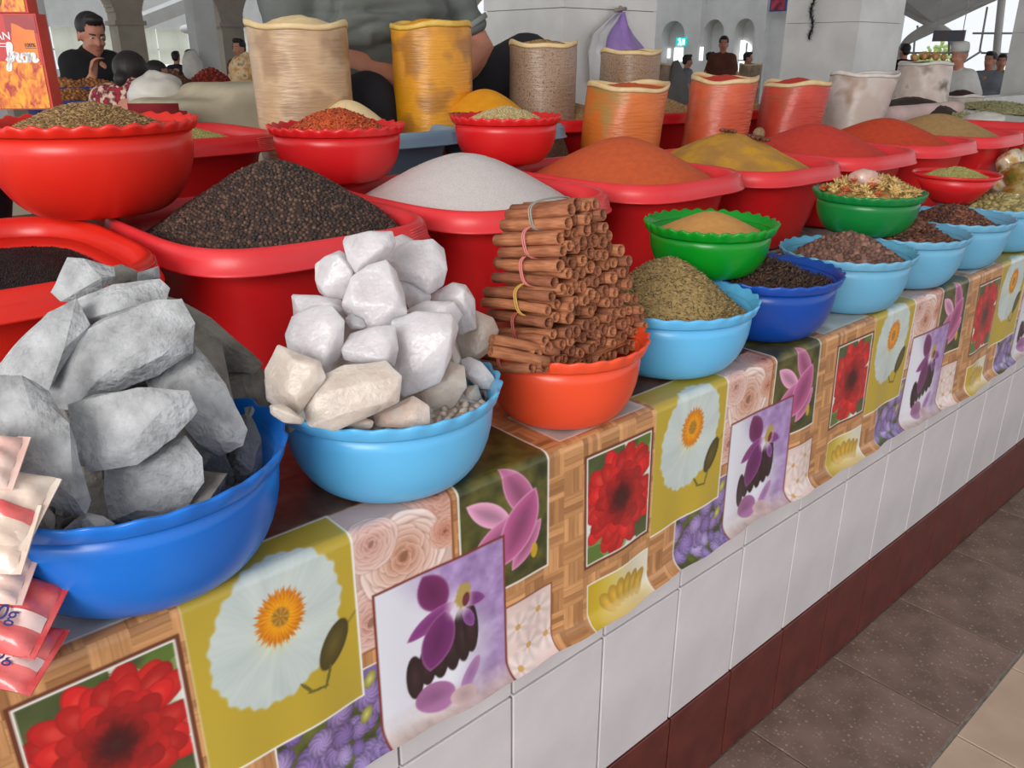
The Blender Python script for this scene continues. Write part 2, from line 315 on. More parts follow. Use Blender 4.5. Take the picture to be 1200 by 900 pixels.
    m_, r_, _t = ell(.332, .158, .018, .02, .3, 0, 9, .5); over(R * m_ * .8, C3(226, 214, 226)); m_, r_, _t = ell(.338, .148, .012, .018, .2, .1, 5, .2); over(R * m_, C3(178, 152, 84)); m_, r_, _t = ell(.342, .156, .006, .010, .2); over(R * m_, C3(112, 44, 60))
    for (cx, cy, a, b, an, c) in ((.29, .285, .030, .022, .25, (150, 96, 140)), (.345, .275, .011, .026, .6, (164, 120, 168)), (.33, .30, .02, .012, 0, (178, 150, 150))):
        m_, r_, _t = ell(cx, cy, a, b, an); over(R * m_, C3(*c) * (.9 + .2 * r_)[..., None])
    # pale pink blossoms
    over(rect(.41, .494, .205, .5, .0025), C3(130, 70, 50)); R = rect(.41, .494, .205, .5); over(R, C3(226, 202, 196) + (fbm(u * 30, v * 30, 61)[..., None] - .5) * 30)
    for (cx, cy) in ((.43, .245), (.47, .235), (.45, .285), (.485, .285), (.425, .31)):
        m_, r_, th = ell(cx, cy, .024, .024); pet = .5 + .5 * np.cos(th * 6); over(R * m_ * .7, C3(240, 220, 214) * (.86 + .14 * pet)[..., None]); m_, r_, th = ell(cx, cy, .005, .005); over(R * m_, C3(204, 160, 90))
    # dahlia in a brown and white frame
    over(rect(.562, .703, .031, .207, .0045), C3(108, 56, 36)); over(rect(.562, .703, .031, .207, .0), C3(238, 232, 224)); R = rect(.5645, .7005, .0335, .2045)
    f = fbm(u * 26, v * 26, 71)[..., None]; g = fbm(u * 40, v * 14, 72)[..., None]; over(R, np.where(f > .52, C3(222, 224, 216) * np.ones_like(f), C3(96, 108, 60) * (1 - g) + C3(52, 58, 34) * g)); over(R * sm(.5, .62, fbm(u * 16, v * 16, 75)) * .8, C3(96, 124, 48))
    cx, cy = .635, .118
    for k, (rad, np_, rw) in enumerate(((.078, 17, .024), (.066, 15, .022), (.054, 13, .02), (.042, 11, .016), (.030, 9, .013), (.019, 7, .009))):
        for q in range(np_):
            an = 2 * math.pi * (q + .5 * (k % 2)) / np_ + .2 * math.sin(q * 5 + k); ex = .72 if k < 2 else .65
            px, py = cx + rad * ex * math.cos(an), cy + 1.06 * rad * ex * math.sin(an); a = rad * .38; b = rad * 3.1 / np_ + .001
            m_, r_, t_ = ell(px, py, a, b, an, soft=.05); dd = np.hypot(u - cx, v - cy) / .08
            tone = .80 + .25 * ((q * 7 + k * 3) % 5) / 5
            over(R * m_, (C3(206, 34, 34) * tone * (.55 + .5 * sm(.0, .75, dd))[..., None] + C3(26, 34, 24) * (sm(.25, .8, 1 - r_) * sm(.3, .9, dd))[..., None])); over(R * m_ * sm(.82, 1, r_) * .35, C3(120, 14, 20))
    m_, r_, _t = ell(cx, cy, .017, .019, 0, .15, 7, .6); over(R * m_ * .85, C3(62, 14, 20))
    # small yellow daisy picture
    over(rect(.566, .706, .242, .5, .0022), C3(240, 238, 226)); R = rect(.566, .706, .242, .5); k = sm(.57, .69, u)[..., None]; over(R, C3(196, 166, 40) * (1 - k) + C3(226, 220, 200) * k)
    for q in range(6):
        m_, r_, _t = ell(.606 + .0155 * q, .288 - .009 * math.sin(q / 5 * math.pi), .011, .022, (q - 2.5) * .25); over(R * m_, C3(206, 164, 60) * (1.08 - .25 * r_)[..., None])
    m_, r_, _t = ell(.645, .315, .06, .022, 0, 0, 9, .4); over(R * m_ * .7, C3(216, 186, 120))
    return np.clip(col, 0, 255)
def build_cloth():
    xs = [-0.30]
    while xs[-1] < 4.6: xs.append(xs[-1] + 0.00125 * max(1.0, (0.667 * xs[-1] + 0.54) / 0.72))
    xs = np.array(xs)
    vs = np.concatenate([np.arange(-0.46, -0.13, 0.006), np.arange(-0.13, -0.02, 0.0022), np.arange(-0.02, 0.3215, 0.00135)])
    Rb = 0.012; vy = np.zeros_like(vs); vz = np.zeros_like(vs); arc = Rb * math.pi / 2; yo = YF - 0.006
    for i, v in enumerate(vs):
        if v < -arc / 2: vy[i] = yo + Rb + (-v - arc / 2); vz[i] = ZT
        elif v < arc / 2: a = (v + arc / 2) / Rb; vy[i] = yo + Rb - Rb * math.sin(a); vz[i] = ZT - Rb + Rb * math.cos(a)
        else:
            d = v - arc / 2; vy[i] = yo; vz[i] = ZT - Rb - d
    vb = 0.285; Rc = 0.028
    for i, v in enumerate(vs):
        if v > vb:
            a = (v - vb) / Rc; i0 = np.searchsorted(vs, vb); zb = ZT - Rb - (vb - arc / 2); vy[i] = yo - Rc * (1 - math.cos(a)); vz[i] = zb - Rc * math.sin(a)
    X, Vv = np.meshgrid(xs, vs, indexing='ij'); Y = np.broadcast_to(vy, X.shape).copy(); Z = np.broadcast_to(vz, X.shape).copy()
    k = np.clip(Vv / 0.3, 0, 1); wav = 0.006 * np.sin(X * 9 + .6) + 0.004 * np.sin(X * 23 + 1) ; Y -= k * (0.006 + wav * .8) + 0.0015 * k * np.sin(X * 60)
    Z += 0.006 * k * np.sin(X * 4.1 + 2)
    top = (Vv < -0.01); Z += np.where(top, 0.0015 * (fbm(X * 9, Vv * 9 + 40, 90) - .3), 0)
    V = np.stack([X, Y, Z], -1).reshape(-1, 3); nx, nv = X.shape
    gu = np.arange(0, 660) * (PER / 660); gv = np.arange(-0.172, 0.325, 0.00105); GU, GV = np.meshgrid(gu, gv, indexing='ij'); pic = lin(paint(GU, GV))
    fu = (np.interp(X, [-.53, .2067, .9403, 1.651, 2.344, 3.05, 3.76, 4.47, 5.18], np.arange(-2, 7) * PER) + 4 * PER) % PER / PER * 660; fv = np.clip((np.where(Vv < -.17, -.125 - (-Vv - .125) % .04, Vv) + 0.172) / 0.00105, 0, len(gv) - 1.001); iu = fu.astype(int) % 660; iv = fv.astype(int); ru = (fu - fu.astype(int))[..., None]; rv = (fv - iv)[..., None]; iu1 = (iu + 1) % 660
    col = ((pic[iu, iv] * (1 - ru) + pic[iu1, iv] * ru) * (1 - rv) + (pic[iu, iv + 1] * (1 - ru) + pic[iu1, iv + 1] * ru) * rv).reshape(-1, 3)
    idx = (np.arange(nx - 1)[:, None] * nv + np.arange(nv - 1)[None, :]); q = np.stack([idx, idx + 1, idx + nv + 1, idx + nv], -1).reshape(-1, 4)
    me = bpy.data.meshes.new('oilcloth'); me.vertices.add(len(V)); me.vertices.foreach_set('co', V.ravel().astype(np.float32))
    me.loops.add(q.size); me.loops.foreach_set('vertex_index', q.ravel().astype(np.int32)); me.polygons.add(len(q)); me.polygons.foreach_set('loop_start', np.arange(0, q.size, 4, dtype=np.int32))
    me.polygons.foreach_set('use_smooth', np.ones(len(q), bool)); me.update(calc_edges=True)
    at_ = me.color_attributes.new('print', 'FLOAT_COLOR', 'POINT'); at_.data.foreach_set('color', np.concatenate([col, np.ones((len(col), 1))], 1).ravel().astype(np.float32))
    o = obj('oilcloth', me, M['cloth_print']); tag(o, 'glossy oilcloth printed with flowers hanging over the counter edge', 'tablecloth'); return o
build_cloth()

# ------------------------------------------------------------------ containers
def bowl(name, label, cat, loc, R, h, m, br=0.64, n_sc=26, amp=0.0018, wall=0.0022, group=None, rz=0.0):
    t = empty(name, loc, rz); tag(t, label, cat, group); N = n_sc * 8
    def ring(r, z, k=0.0): return [((r + k * amp * math.cos(n_sc * 2 * math.pi * i / N)) * math.cos(2 * math.pi * i / N), (r + k * amp * math.cos(n_sc * 2 * math.pi * i / N)) * math.sin(2 * math.pi * i / N), z + k * amp * 0.9 * math.cos(n_sc * 2 * math.pi * i / N)) for i in range(N)]
    rb = R * br; rt = R - 0.011; hs = h - 0.014
    def wr(s): return rb + (rt - rb) * (1 - (1 - s) ** 2.6) ** 0.72
    ss = [0, .012, .03, .06, .10, .16, .24, .34, .46, .6, .78, 1.0]
    L = [ring(rb * .5, .003), ring(rb * .9, .002), ring(rb * .96, 0.0)] + [ring(wr(s), hs * s + .0005) for s in ss]
    L += [ring(wr(s) - wall, max(hs * s, .004)) for s in ss[::-1]] + [ring(rb * .5, .005)]
    V, F = loft(L); obj('body', recalc(mesh('body', V, F)), m, t)
    L = [ring(rt, hs - .001), ring(rt + .005, hs - .003, .1), ring(rt + .007, hs - .001, .1), ring(R - .002, hs + .007, .6), ring(R, h - .001, 1), ring(R - .0015, h + .0008, 1), ring(R - .004, h, 1), ring(R - .007, hs + .008, .5), ring(rt - wall, hs + .002, 0), ring(rt - wall, hs - .001)]
    V, F = loft(L + [L[0]], False, False); obj('rim', recalc(mesh('rim', V, F)), m, t)
    return t
def sup(a, b, e, z, N=72):
    P = []
    for i in range(N):
        q = 2 * math.pi * i / N; c, s = math.cos(q), math.sin(q)
        P.append((a * math.copysign(abs(c) ** (2 / e), c), b * math.copysign(abs(s) ** (2 / e), s), z))
    return P
def tub(name, label, cat, loc, W, D, h, m, group=None, rz=0.0, ribs=True, lipm=None):
    t = empty(name, loc, rz); tag(t, label, cat, group); a, b = W / 2, D / 2
    def lp(i, z, e=3.6): return sup(a - i, b - i, e, z)
    L = [lp(.15, .004, 3.4), lp(.088, .002, 3.1), lp(.082, 0.0, 3.1), lp(.078, .006, 3.1), lp(.060, h * .35, 3.8), lp(.040, h * .75, 3.4), lp(.032, h - .036)]
    L += [lp(.0345, h - .03), lp(.043, h * .75, 3.4), lp(.063, h * .35, 3.8), lp(.082, .012, 3.1), lp(.15, .008, 3.4)]
    V, F = loft(L); obj('body', recalc(mesh('body', V, F)), m, t)
    L = [lp(.033, h - .037), lp(.004, h - .040, 3.8), lp(0, h - .039, 3.8), lp(0, h - .036, 3.8), lp(.003, h - .034, 3.8), lp(.006, h - .018, 3.8), lp(.010, h - .005, 3.8), lp(.016, h, 3.8), lp(.023, h - .002, 3.8), lp(.029, h - .012, 3.7), lp(.035, h - .03)]
    V, F = loft(L + [L[0]], False, False); obj('rim', recalc(mesh('rim', V, F)), lipm or m, t)
    if ribs:
        N = 72
        for sgn in (1,):            # ribbed grip patch on the lip
            mb = MB()
            for k in range(6):
                f = k / 5; i_ = .0052 + .004 * f - .0012; z = h - .031 + .022 * f; pts = []
                for q in np.linspace(-1.2, -0.35, 18):
                    c, s = math.cos(q), math.sin(q); pts.append((sgn * (a - i_) * abs(c) ** (2 / 3.8), -(b - i_) * abs(s) ** (2 / 3.8), z))
                mb.tube(pts, .0013, 5)
            mb.build('grip_ribs', PALERED if m in (RED, RED2) else m, t)
    return t
def heap_mesh(name, rfun, z0, hfun, nr=26, na=72, noise=0.0, ns=60, seed=0, skirt=False):
    V = []; F = []
    for i in range(nr + 1):
        for k in range(na):
            q = 2 * math.pi * k / na; R = rfun(q); r = R * (i / nr) ** 0.9; x, y = r * math.cos(q), r * math.sin(q); V.append((x, y, z0 + hfun(x, y, r / R)))
    V = np.array(V)
    if noise: V[:, 2] += noise * (fbm(V[:, 0] * ns + 50, V[:, 1] * ns + 50, seed) - .45)
    F = [(i * na + k, (i + 1) * na + k, (i + 1) * na + (k + 1) % na, i * na + (k + 1) % na) for i in range(nr) for k in range(na)]
    if skirt:
        n0 = len(V); V = np.concatenate([V, V[-na:] - np.array([0, 0, 0.02]), [[0, 0, z0 - 0.02]]])
        F += [((nr) * na + k, n0 + k, n0 + (k + 1) % na, nr * na + (k + 1) % na) for k in range(na)] + [(n0 + (k + 1) % na, n0 + k, n0 + na) for k in range(na)]
    me = mesh(name, V, F); return recalc(me)
def conef(k=0.25):
    d = math.sqrt(1 + k * k) - k
    return lambda r: 1 - (math.sqrt(r * r + k * k) - k) / d
def grains(o, shape, dims, dmin, m, tilt=0.6, scale=(0.8, 1.2), seed=1, sink=0.0):
    """cover the heap with real grains (instances)"""
    ng = bpy.data.node_groups.new('grains', 'GeometryNodeTree'); ng.interface.new_socket('Geometry', in_out='INPUT', socket_type='NodeSocketGeometry'); ng.interface.new_socket('Geometry', in_out='OUTPUT', socket_type='NodeSocketGeometry')
    N = ng.nodes; L = ng.links; gi = N.new('NodeGroupInput'); go = N.new('NodeGroupOutput')
    d = N.new('GeometryNodeDistributePointsOnFaces'); d.distribute_method = 'POISSON'; d.inputs['Distance Min'].default_value = dmin; d.inputs['Density Max'].default_value = 2.2 / (dmin * dmin); d.inputs['Seed'].default_value = seed
    L.new(gi.outputs[0], d.inputs['Mesh'])
    if shape == 'ico': s = N.new('GeometryNodeMeshIcoSphere'); s.inputs['Radius'].default_value = 1.0; s.inputs['Subdivisions'].default_value = 2
    elif shape == 'uv': s = N.new('GeometryNodeMeshUVSphere'); s.inputs['Radius'].default_value = 1.0; s.inputs['Segments'].default_value = 6; s.inputs['Rings'].default_value = 5
    else: s = N.new('GeometryNodeMeshCone'); s.inputs['Vertices'].default_value = 6; s.inputs['Radius Top'].default_value = 1.0; s.inputs['Radius Bottom'].default_value = 0.45; s.inputs['Depth'].default_value = 2.0
    tr = N.new('GeometryNodeTransform'); L.new(s.outputs['Mesh'], tr.inputs['Geometry']); tr.inputs['Scale'].default_value = dims
    sm_ = N.new('GeometryNodeSetMaterial'); L.new(tr.outputs[0], sm_.inputs[0]); sm_.inputs['Material'].default_value = m
    sh = N.new('GeometryNodeSetShadeSmooth'); L.new(sm_.outputs[0], sh.inputs[0])
    ip = N.new('GeometryNodeInstanceOnPoints'); L.new(d.outputs['Points'], ip.inputs['Points']); L.new(sh.outputs[0], ip.inputs['Instance'])
    r = N.new('FunctionNodeRandomValue'); r.data_type = 'FLOAT_VECTOR'; r.inputs[0].default_value = (-tilt, -tilt, 0); r.inputs[1].default_value = (tilt, tilt, 6.283); L.new(r.outputs[0], ip.inputs['Rotation'])
    r2 = N.new('FunctionNodeRandomValue'); r2.data_type = 'FLOAT'; r2.inputs[2].default_value = scale[0]; r2.inputs[3].default_value = scale[1]; r2.inputs['Seed'].default_value = 5; L.new(r2.outputs[1], ip.inputs['Scale'])
    j = N.new('GeometryNodeJoinGeometry'); L.new(gi.outputs[0], j.inputs[0]); L.new(ip.outputs[0], j.inputs[0]); L.new(j.outputs[0], go.inputs[0])
    md = o.modifiers.new('grains', 'NODES'); md.node_group = ng
def heap_round(name, label, cat, loc, R, z0, hh, m, k=.3, off=(0, 0), noise=0.0, ns=60, seed=0):
    f = conef(k)
    def hf(x, y, rr): return hh * max(0.0, f(min(1.15, math.hypot(x - off[0], y - off[1]) / R)))
    o = obj(name, heap_mesh(name, lambda q: R, z0, hf, noise=noise, ns=ns, seed=seed), m, loc=loc); tag(o, label, cat, kind='stuff'); return o
def heap_tub(name, label, cat, loc, W, D, z0, hh, m, k=.22, off=(0, 0), rad=(.2, .24), inset=.05, noise=0.0, ns=40, seed=0):
    f = conef(k); a, b, e = W / 2 - inset, D / 2 - inset, 4.0
    def rf(q): return (abs(math.cos(q) / a) ** e + abs(math.sin(q) / b) ** e) ** (-1 / e)
    def hf(x, y, rr): return hh * f(min(1.25, math.hypot((x - off[0]) / rad[0], (y - off[1]) / rad[1])))
    o = obj(name, heap_mesh(name, rf, z0, hf, noise=noise, ns=ns, seed=seed, nr=34, na=96), m, loc=loc); tag(o, label, cat, kind='stuff'); return o

# grain and powder materials
G = {}
G['cumin'] = mat('cumin', (186, 150, 102), (104, 78, 48), rnd=True, ramp=(0, 1), c3=(152, 120, 76), rough=0.6)
G['cumin_green'] = mat('cumin_green', (186, 160, 104), (84, 70, 44), rnd=True, ramp=(0, 1), c3=(146, 120, 76), rough=0.6)
G['pepper'] = mat('pepper', (112, 82, 66), (44, 34, 34), rnd=True, ramp=(0, 1), c3=(64, 48, 42), rough=0.55, bump=0.5, bscale=600)
G['nigella'] = mat('nigella', (24, 22, 24), (12, 11, 12), rnd=True, ramp=(0, 1), rough=0.5)
G['clove'] = mat('clove', (86, 58, 44), (38, 26, 22), rnd=True, ramp=(0, 1), rough=0.6)
G['allspice'] = mat('allspice', (150, 110, 94), (84, 58, 50), rnd=True, ramp=(0, 1), c3=(108, 76, 66), rough=0.6, bump=0.4, bscale=500)
G['pod'] = mat('pod', (122, 72, 50), (50, 28, 22), rnd=True, ramp=(0, 1), rough=0.6)
G['seed_brown'] = mat('seed_brown', (128, 74, 52), (50, 30, 26), rnd=True, ramp=(0, 1), rough=0.55)
G['cardamom'] = mat('cardamom', (178, 166, 112), (132, 120, 72), rnd=True, ramp=(0, 1), rough=0.6)
G['chili'] = mat('chili_flakes', (176, 52, 26), (92, 20, 14), rnd=True, ramp=(0, 1), c3=(206, 96, 46), rough=0.5)
G['sesame'] = mat('sesame', (206, 188, 140), (168, 146, 98), rnd=True, ramp=(0, 1), rough=0.6)
G['fennel'] = mat('fennel', (182, 178, 112), (142, 136, 74), rnd=True, ramp=(0, 1), rough=0.6)
G['coriander'] = mat('coriander', (176, 142, 92), (120, 92, 58), rnd=True, ramp=(0, 1), c3=(150, 118, 74), rough=0.6)
G['salt'] = mat('salt', (220, 212, 210), (206, 198, 196), scale=300, rough=0.6, bump=0.35, bscale=420, sss=0.1, sss_r=0.004)
G['paprika'] = mat('paprika_orange', (206, 92, 46), (196, 84, 40), scale=60, rough=0.9, bump=0.12, bscale=300)
G['chili_red'] = mat('chili_powder', (204, 62, 46), (196, 54, 40), scale=60, rough=0.9, bump=0.12, bscale=300)
G['chili_orange'] = mat('chili_orange_powder', (204, 72, 36), (194, 62, 30), scale=60, rough=0.9, bump=0.12, bscale=300)
G['ginger'] = mat('ginger_powder', (178, 142, 92), (166, 130, 82), scale=60, rough=0.95, bump=0.12, bscale=300)
G['mixed'] = mat('mixed_spice', (206, 150, 40), (170, 122, 58), scale=14, rough=0.9, bump=0.5, bscale=260, c3=(186, 136, 56), detail=8)
G['tan_powder'] = mat('tan_powder', (206, 150, 84), (196, 138, 76), scale=60, rough=0.95, bump=0.1, bscale=300)
G['cream'] = mat('cream_powder', (232, 206, 160), (222, 196, 148), scale=30, rough=0.95, bump=0.15, bscale=100)
G['turmeric'] = mat('turmeric', (226, 152, 10), (216, 140, 8), scale=30, rough=0.95, bump=0.15, bscale=100)

# --- front row of bowls on the oilcloth
ZB = ZT + 0.003; BH = 0.117
bowl('scalloped_bowl', 'royal blue scalloped plastic bowl heaped with grey stones', 'bowl', (.214, .820, ZB), .155, .128, BLUE, br=.66, n_sc=24, group='front row bowls')
bowl('scalloped_bowl', 'light blue scalloped bowl heaped with white crystal lumps', 'bowl', (.524, .818, ZB), .142, .119, LTBLUE, group='front row bowls')
bowl('scalloped_bowl', 'orange-red scalloped bowl full of cinnamon bundles', 'bowl', (.826, .812, ZB), .126, BH, ORANGE, group='front row bowls')
bowl('scalloped_bowl', 'light blue scalloped bowl of cumin between the cinnamon and the cloves', 'bowl', (1.112, .838, ZB), .147, BH, LTBLUE, group='front row bowls')
bowl('scalloped_bowl', 'dark blue scalloped bowl of cloves under the green bowl', 'bowl', (1.397, .832, ZB), .140, BH, DKBLUE, group='front row bowls')
bowl('scalloped_bowl', 'light blue scalloped bowl of round allspice berries', 'bowl', (1.680, .818, ZB), .138, BH, PALEBLUE, group='front row bowls')
bowl('scalloped_bowl', 'light blue scalloped bowl of long dark pods', 'bowl', (1.965, .822, ZB), .138, BH, PALEBLUE, group='front row bowls')
bowl('scalloped_bowl', 'light blue scalloped bowl of reddish brown seeds under the flared red bowl', 'bowl', (2.245, .824, ZB), .138, BH, PALEBLUE, group='front row bowls')
bowl('scalloped_bowl', 'light blue scalloped bowl of pale cardamom at the right edge of the photo', 'bowl', (2.53, .822, ZB), .139, BH, PALEBLUE, group='front row bowls')
def spice(name, label, x, y, z, R, z0, hh, g, shape, dims, dmin, tilt=.6, k=.35, off=(0, 0), seed=1, sc=(.8, 1.2)):
    o = heap_round(name, label, 'spice', (x, y, z), R, z0, hh, G[g], k=k, off=off, noise=.006, ns=40, seed=seed); grains(o, shape, dims, dmin, G[g], tilt, sc, seed); return o
spice('cumin_heap', 'heap of greenish cumin in the light blue bowl beside the cinnamon', 1.112, .838, ZB, .125, .092, .088, 'cumin_green', 'uv', (.0048, .0011, .0011), .0030, .7, off=(0, .01))
spice('clove_heap', 'heap of dark cloves in the dark blue bowl', 1.397, .832, ZB, .118, .090, .048, 'clove', 'cone', (.0016, .0016, .0066), .0040, 1.57, off=(-.03, .0))
spice('allspice_heap', 'heap of round brown allspice berries in a light blue bowl', 1.680, .818, ZB, .117, .088, .060, 'allspice', 'ico', (.0062, .0062, .0062), .0102, 1.5, k=.5)
spice('pod_heap', 'heap of long dark brown pods in a light blue bowl', 1.965, .822, ZB, .115, .092, .062, 'pod', 'uv', (.014, .0046, .0046), .0080, .7, off=(-.03, 0))
spice('seed_heap', 'heap of reddish brown seeds in a light blue bowl', 2.245, .824, ZB, .117, .090, .056, 'seed_brown', 'uv', (.0072, .0042, .0042), .0068, .8, off=(-.03, 0))
spice('cardamom_heap', 'heap of pale green cardamom pods in a light blue bowl', 2.53, .822, ZB, .117, .092, .050, 'cardamom', 'uv', (.011, .0050, .0050), .0088, .6)
# --- bowls riding on the rims of the front row
bowl('scalloped_bowl', 'bright green scalloped bowl of tan powder stacked over the cloves', 'bowl', (1.292, .896, 1.040), .121, .093, GREEN, n_sc=30, br=.62, amp=.0022)
o = heap_round('tan_powder_heap', 'smooth heap of tan powder in the bright green bowl', 'spice', (1.292, .896, 1.040), .103, .070, .040, G['tan_powder'], k=.3, off=(0, .0)); 
bowl('scalloped_bowl', 'deep green scalloped bowl of dried flowers', 'bowl', (1.868, .880, 1.040), .121, .092, GREEN2, n_sc=30, br=.62, amp=.0015)
def flared(loc, R, h):
    t = empty('flared_bowl', loc); tag(t, 'small red flared bowl of pale seeds stacked over the dark seeds', 'bowl'); N = 72
    ring = lambda r, z: [(r * math.cos(2 * math.pi * i / N), r * math.sin(2 * math.pi * i / N), z) for i in range(N)]
    L = [ring(.02, 0), ring(R * .44, 0), ring(R * .5, .006), ring(R * .72, h * .42), ring(R * .94, h - .01), ring(R * .915, h - .01), ring(R * .69, h * .43), ring(R * .46, .01), ring(.02, .008)]
    V, F = loft(L); obj('body', recalc(mesh('body', V, F)), RED, t)
    L = [ring(R * .94, h - .011), ring(R * .985, h - .008), ring(R, h - .003), ring(R * .985, h), ring(R * .95, h - .001), ring(R * .915, h - .009)]
    V, F = loft(L + [L[0]], False, False); obj('rim', recalc(mesh('rim', V, F)), RED, t)
flared((2.44, .915, 1.040), .112, .078)
spice('anise_heap', 'heap of pale green seeds in the small red flared bowl', 2.44, .915, 1.040, .094, .060, .032, 'fennel', 'uv', (.004, .0012, .0012), .0028, .5)

# --- second row: big red tubs
TX = [.19, .66, 1.13, 1.61, 2.085, 2.555, 3.03, 3.47, 3.93]
TL = ['of black nigella seeds', 'of black peppercorns', 'of white salt', 'of orange powder', 'of yellow-brown spice mix', 'of red chili powder', 'of orange-red powder', 'of tan powder', 'at the far end of the row']
TY = 1.405; TH = [.235] * 4 + [.222] * 5
for i, x in enumerate(TX):
    tub('washing_tub', 'big red plastic tub ' + TL[i], 'tub', (x, TY, ZT + .002), .468, .566, TH[i], RED2 if i < 1 else RED, 'big red tubs', lipm=None if i < 1 else REDP)
def in_tub(i, name, label, hh, m, off=(0, 0), z=-.030, rad=(.21, .26), k=.22, noise=0.0, ns=40):
    return heap_tub(name, label, 'spice', (TX[i], TY, ZT + .002), .468, .566, TH[i] + z, hh, m, k=k, off=off, rad=rad, noise=noise, ns=ns)
o = in_tub(0, 'nigella_heap', 'black nigella seeds filling the red tub beside the grey stones', .050, G['nigella'], z=-.030, off=(-.1, 0), noise=.006); grains(o, 'uv', (.0020, .0012, .0012), .0026, G['nigella'], 1.0)
o = in_tub(1, 'peppercorn_heap', 'tall heap of black peppercorns in a red tub', .118, G['pepper'], noise=.006, off=(.03, .0)); grains(o, 'ico', (.0036, .0036, .0036), .0058, G['pepper'], 1.5)
in_tub(2, 'salt_heap', 'heap of coarse white salt in a red tub', .098, G['salt'], off=(.01, .02), k=.4, noise=.003)
in_tub(3, 'paprika_heap', 'smooth cone of orange powder in a red tub', .104, G['paprika'], off=(.02, .0), k=.3)
o = in_tub(4, 'spice_mix_heap', 'yellow-brown cone of mixed spice with star anise on top', .100, G['mixed'], k=.25, noise=.005, ns=60)
in_tub(5, 'chili_heap', 'smooth cone of red chili powder in a red tub', .100, G['chili_red'], k=.3)
in_tub(6, 'chili_orange_heap', 'smooth cone of orange-red powder in a red tub', .096, G['chili_orange'], k=.3)
in_tub(7, 'ginger_heap', 'smooth cone of tan ginger powder in a red tub', .092, G['ginger'], k=.3)

# --- red scalloped bowls standing on the tub rims
ZR = ZT + .002 + .236
bowl('scalloped_bowl', 'large red scalloped bowl of cumin in front of the saffron boxes', 'bowl', (.452, 1.60, ZR + .004), .178, .155, RED2, br=.56, n_sc=30, amp=.0026)
bowl('scalloped_bowl', 'red scalloped bowl of chili flakes behind the peppercorns', 'bowl', (.979, 1.671, ZR + .002), .148, .118, RED, br=.58, n_sc=28, amp=.0024)
bowl('scalloped_bowl', 'red scalloped bowl of small pale seeds behind the salt', 'bowl', (1.463, 1.66, ZR + .002), .141, .116, RED, br=.58, n_sc=28, amp=.0024)
spice('cumin_heap', 'heap of brown cumin in the large red bowl', .452, 1.60, ZR + .004, .150, .126, .056, 'cumin', 'uv', (.0052, .0013, .0013), .0034, .5, k=.5)
spice('chili_flake_heap', 'heap of dark red chili flakes in a red bowl', .979, 1.671, ZR + .002, .124, .094, .056, 'chili', 'uv', (.0046, .0032, .0010), .0044, 1.0, k=.5)
spice('sesame_heap', 'heap of small pale seeds in a red bowl', 1.463, 1.66, ZR + .002, .118, .092, .044, 'sesame', 'uv', (.0036, .0021, .0021), .0038, .8, k=.45)

# --- third row on the riser
ZS = 1.02
tub('washing_tub', 'red tub of greenish fennel behind the cumin bowl', 'tub', (.755, 2.12, ZS), .47, .52, .225, RED)
o = heap_tub('fennel_heap', 'pale green fennel seeds in the red tub behind the cumin bowl', 'spice', (.755, 2.12, ZS), .47, .52, .190, .05, G['fennel'], k=.4); grains(o, 'uv', (.0042, .0012, .0012), .0034, G['fennel'], .5)
tub('washing_tub', 'grey-blue tub of cream powder under the tall cream bag', 'tub', (1.32, 2.12, ZS), .47, .52, .205, GREYBLUE)
tub('washing_tub', 'grey-blue tub of turmeric under the tall yellow bag', 'tub', (1.745, 2.12, ZS), .45, .52, .195, GREYBLUE)
heap_tub('cream_powder_heap', 'smooth cone of cream powder behind the chili flakes', 'spice', (1.30, 2.12, ZS), .45, .50, .165, .12, G['cream'], k=.35, off=(-.08, -.1), rad=(.16, .18))
heap_tub('turmeric_heap', 'smooth cone of yellow turmeric behind the small pale seeds', 'spice', (1.745, 2.12, ZS), .44, .50, .165, .135, G['turmeric'], k=.4, off=(-.05, -.1), rad=(.2, .2))
for i, (x, hh) in enumerate(((2.25, .19), (2.77, .19), (3.29, .18))):
    tub('washing_tub', ['red tub of coriander seed behind the orange bag', 'red tub of coriander seed between the two red powder bags', 'red tub behind the second red powder bag'][i], 'tub', (x, 2.24, ZS), .48, .44, hh, RED)
    o = heap_tub('coriander_heap', ['coriander seed heaped behind the orange powder bag', 'coriander seed heaped between the red powder bags', 'coriander seed heaped behind the rightmost red powder bag'][i], 'spice', (x, 2.24, ZS), .48, .44, hh - .03, .075, G['coriander'], k=.5, rad=(.22, .2)); grains(o, 'ico', (.0026, .0026, .0026), .0058, G['coriander'], 1.5, (.8, 1.3))
tub('washing_tub', 'dark navy tub under the saffron boxes', 'tub', (.20, 2.06, ZS), .47, .5, .20, NAVY)

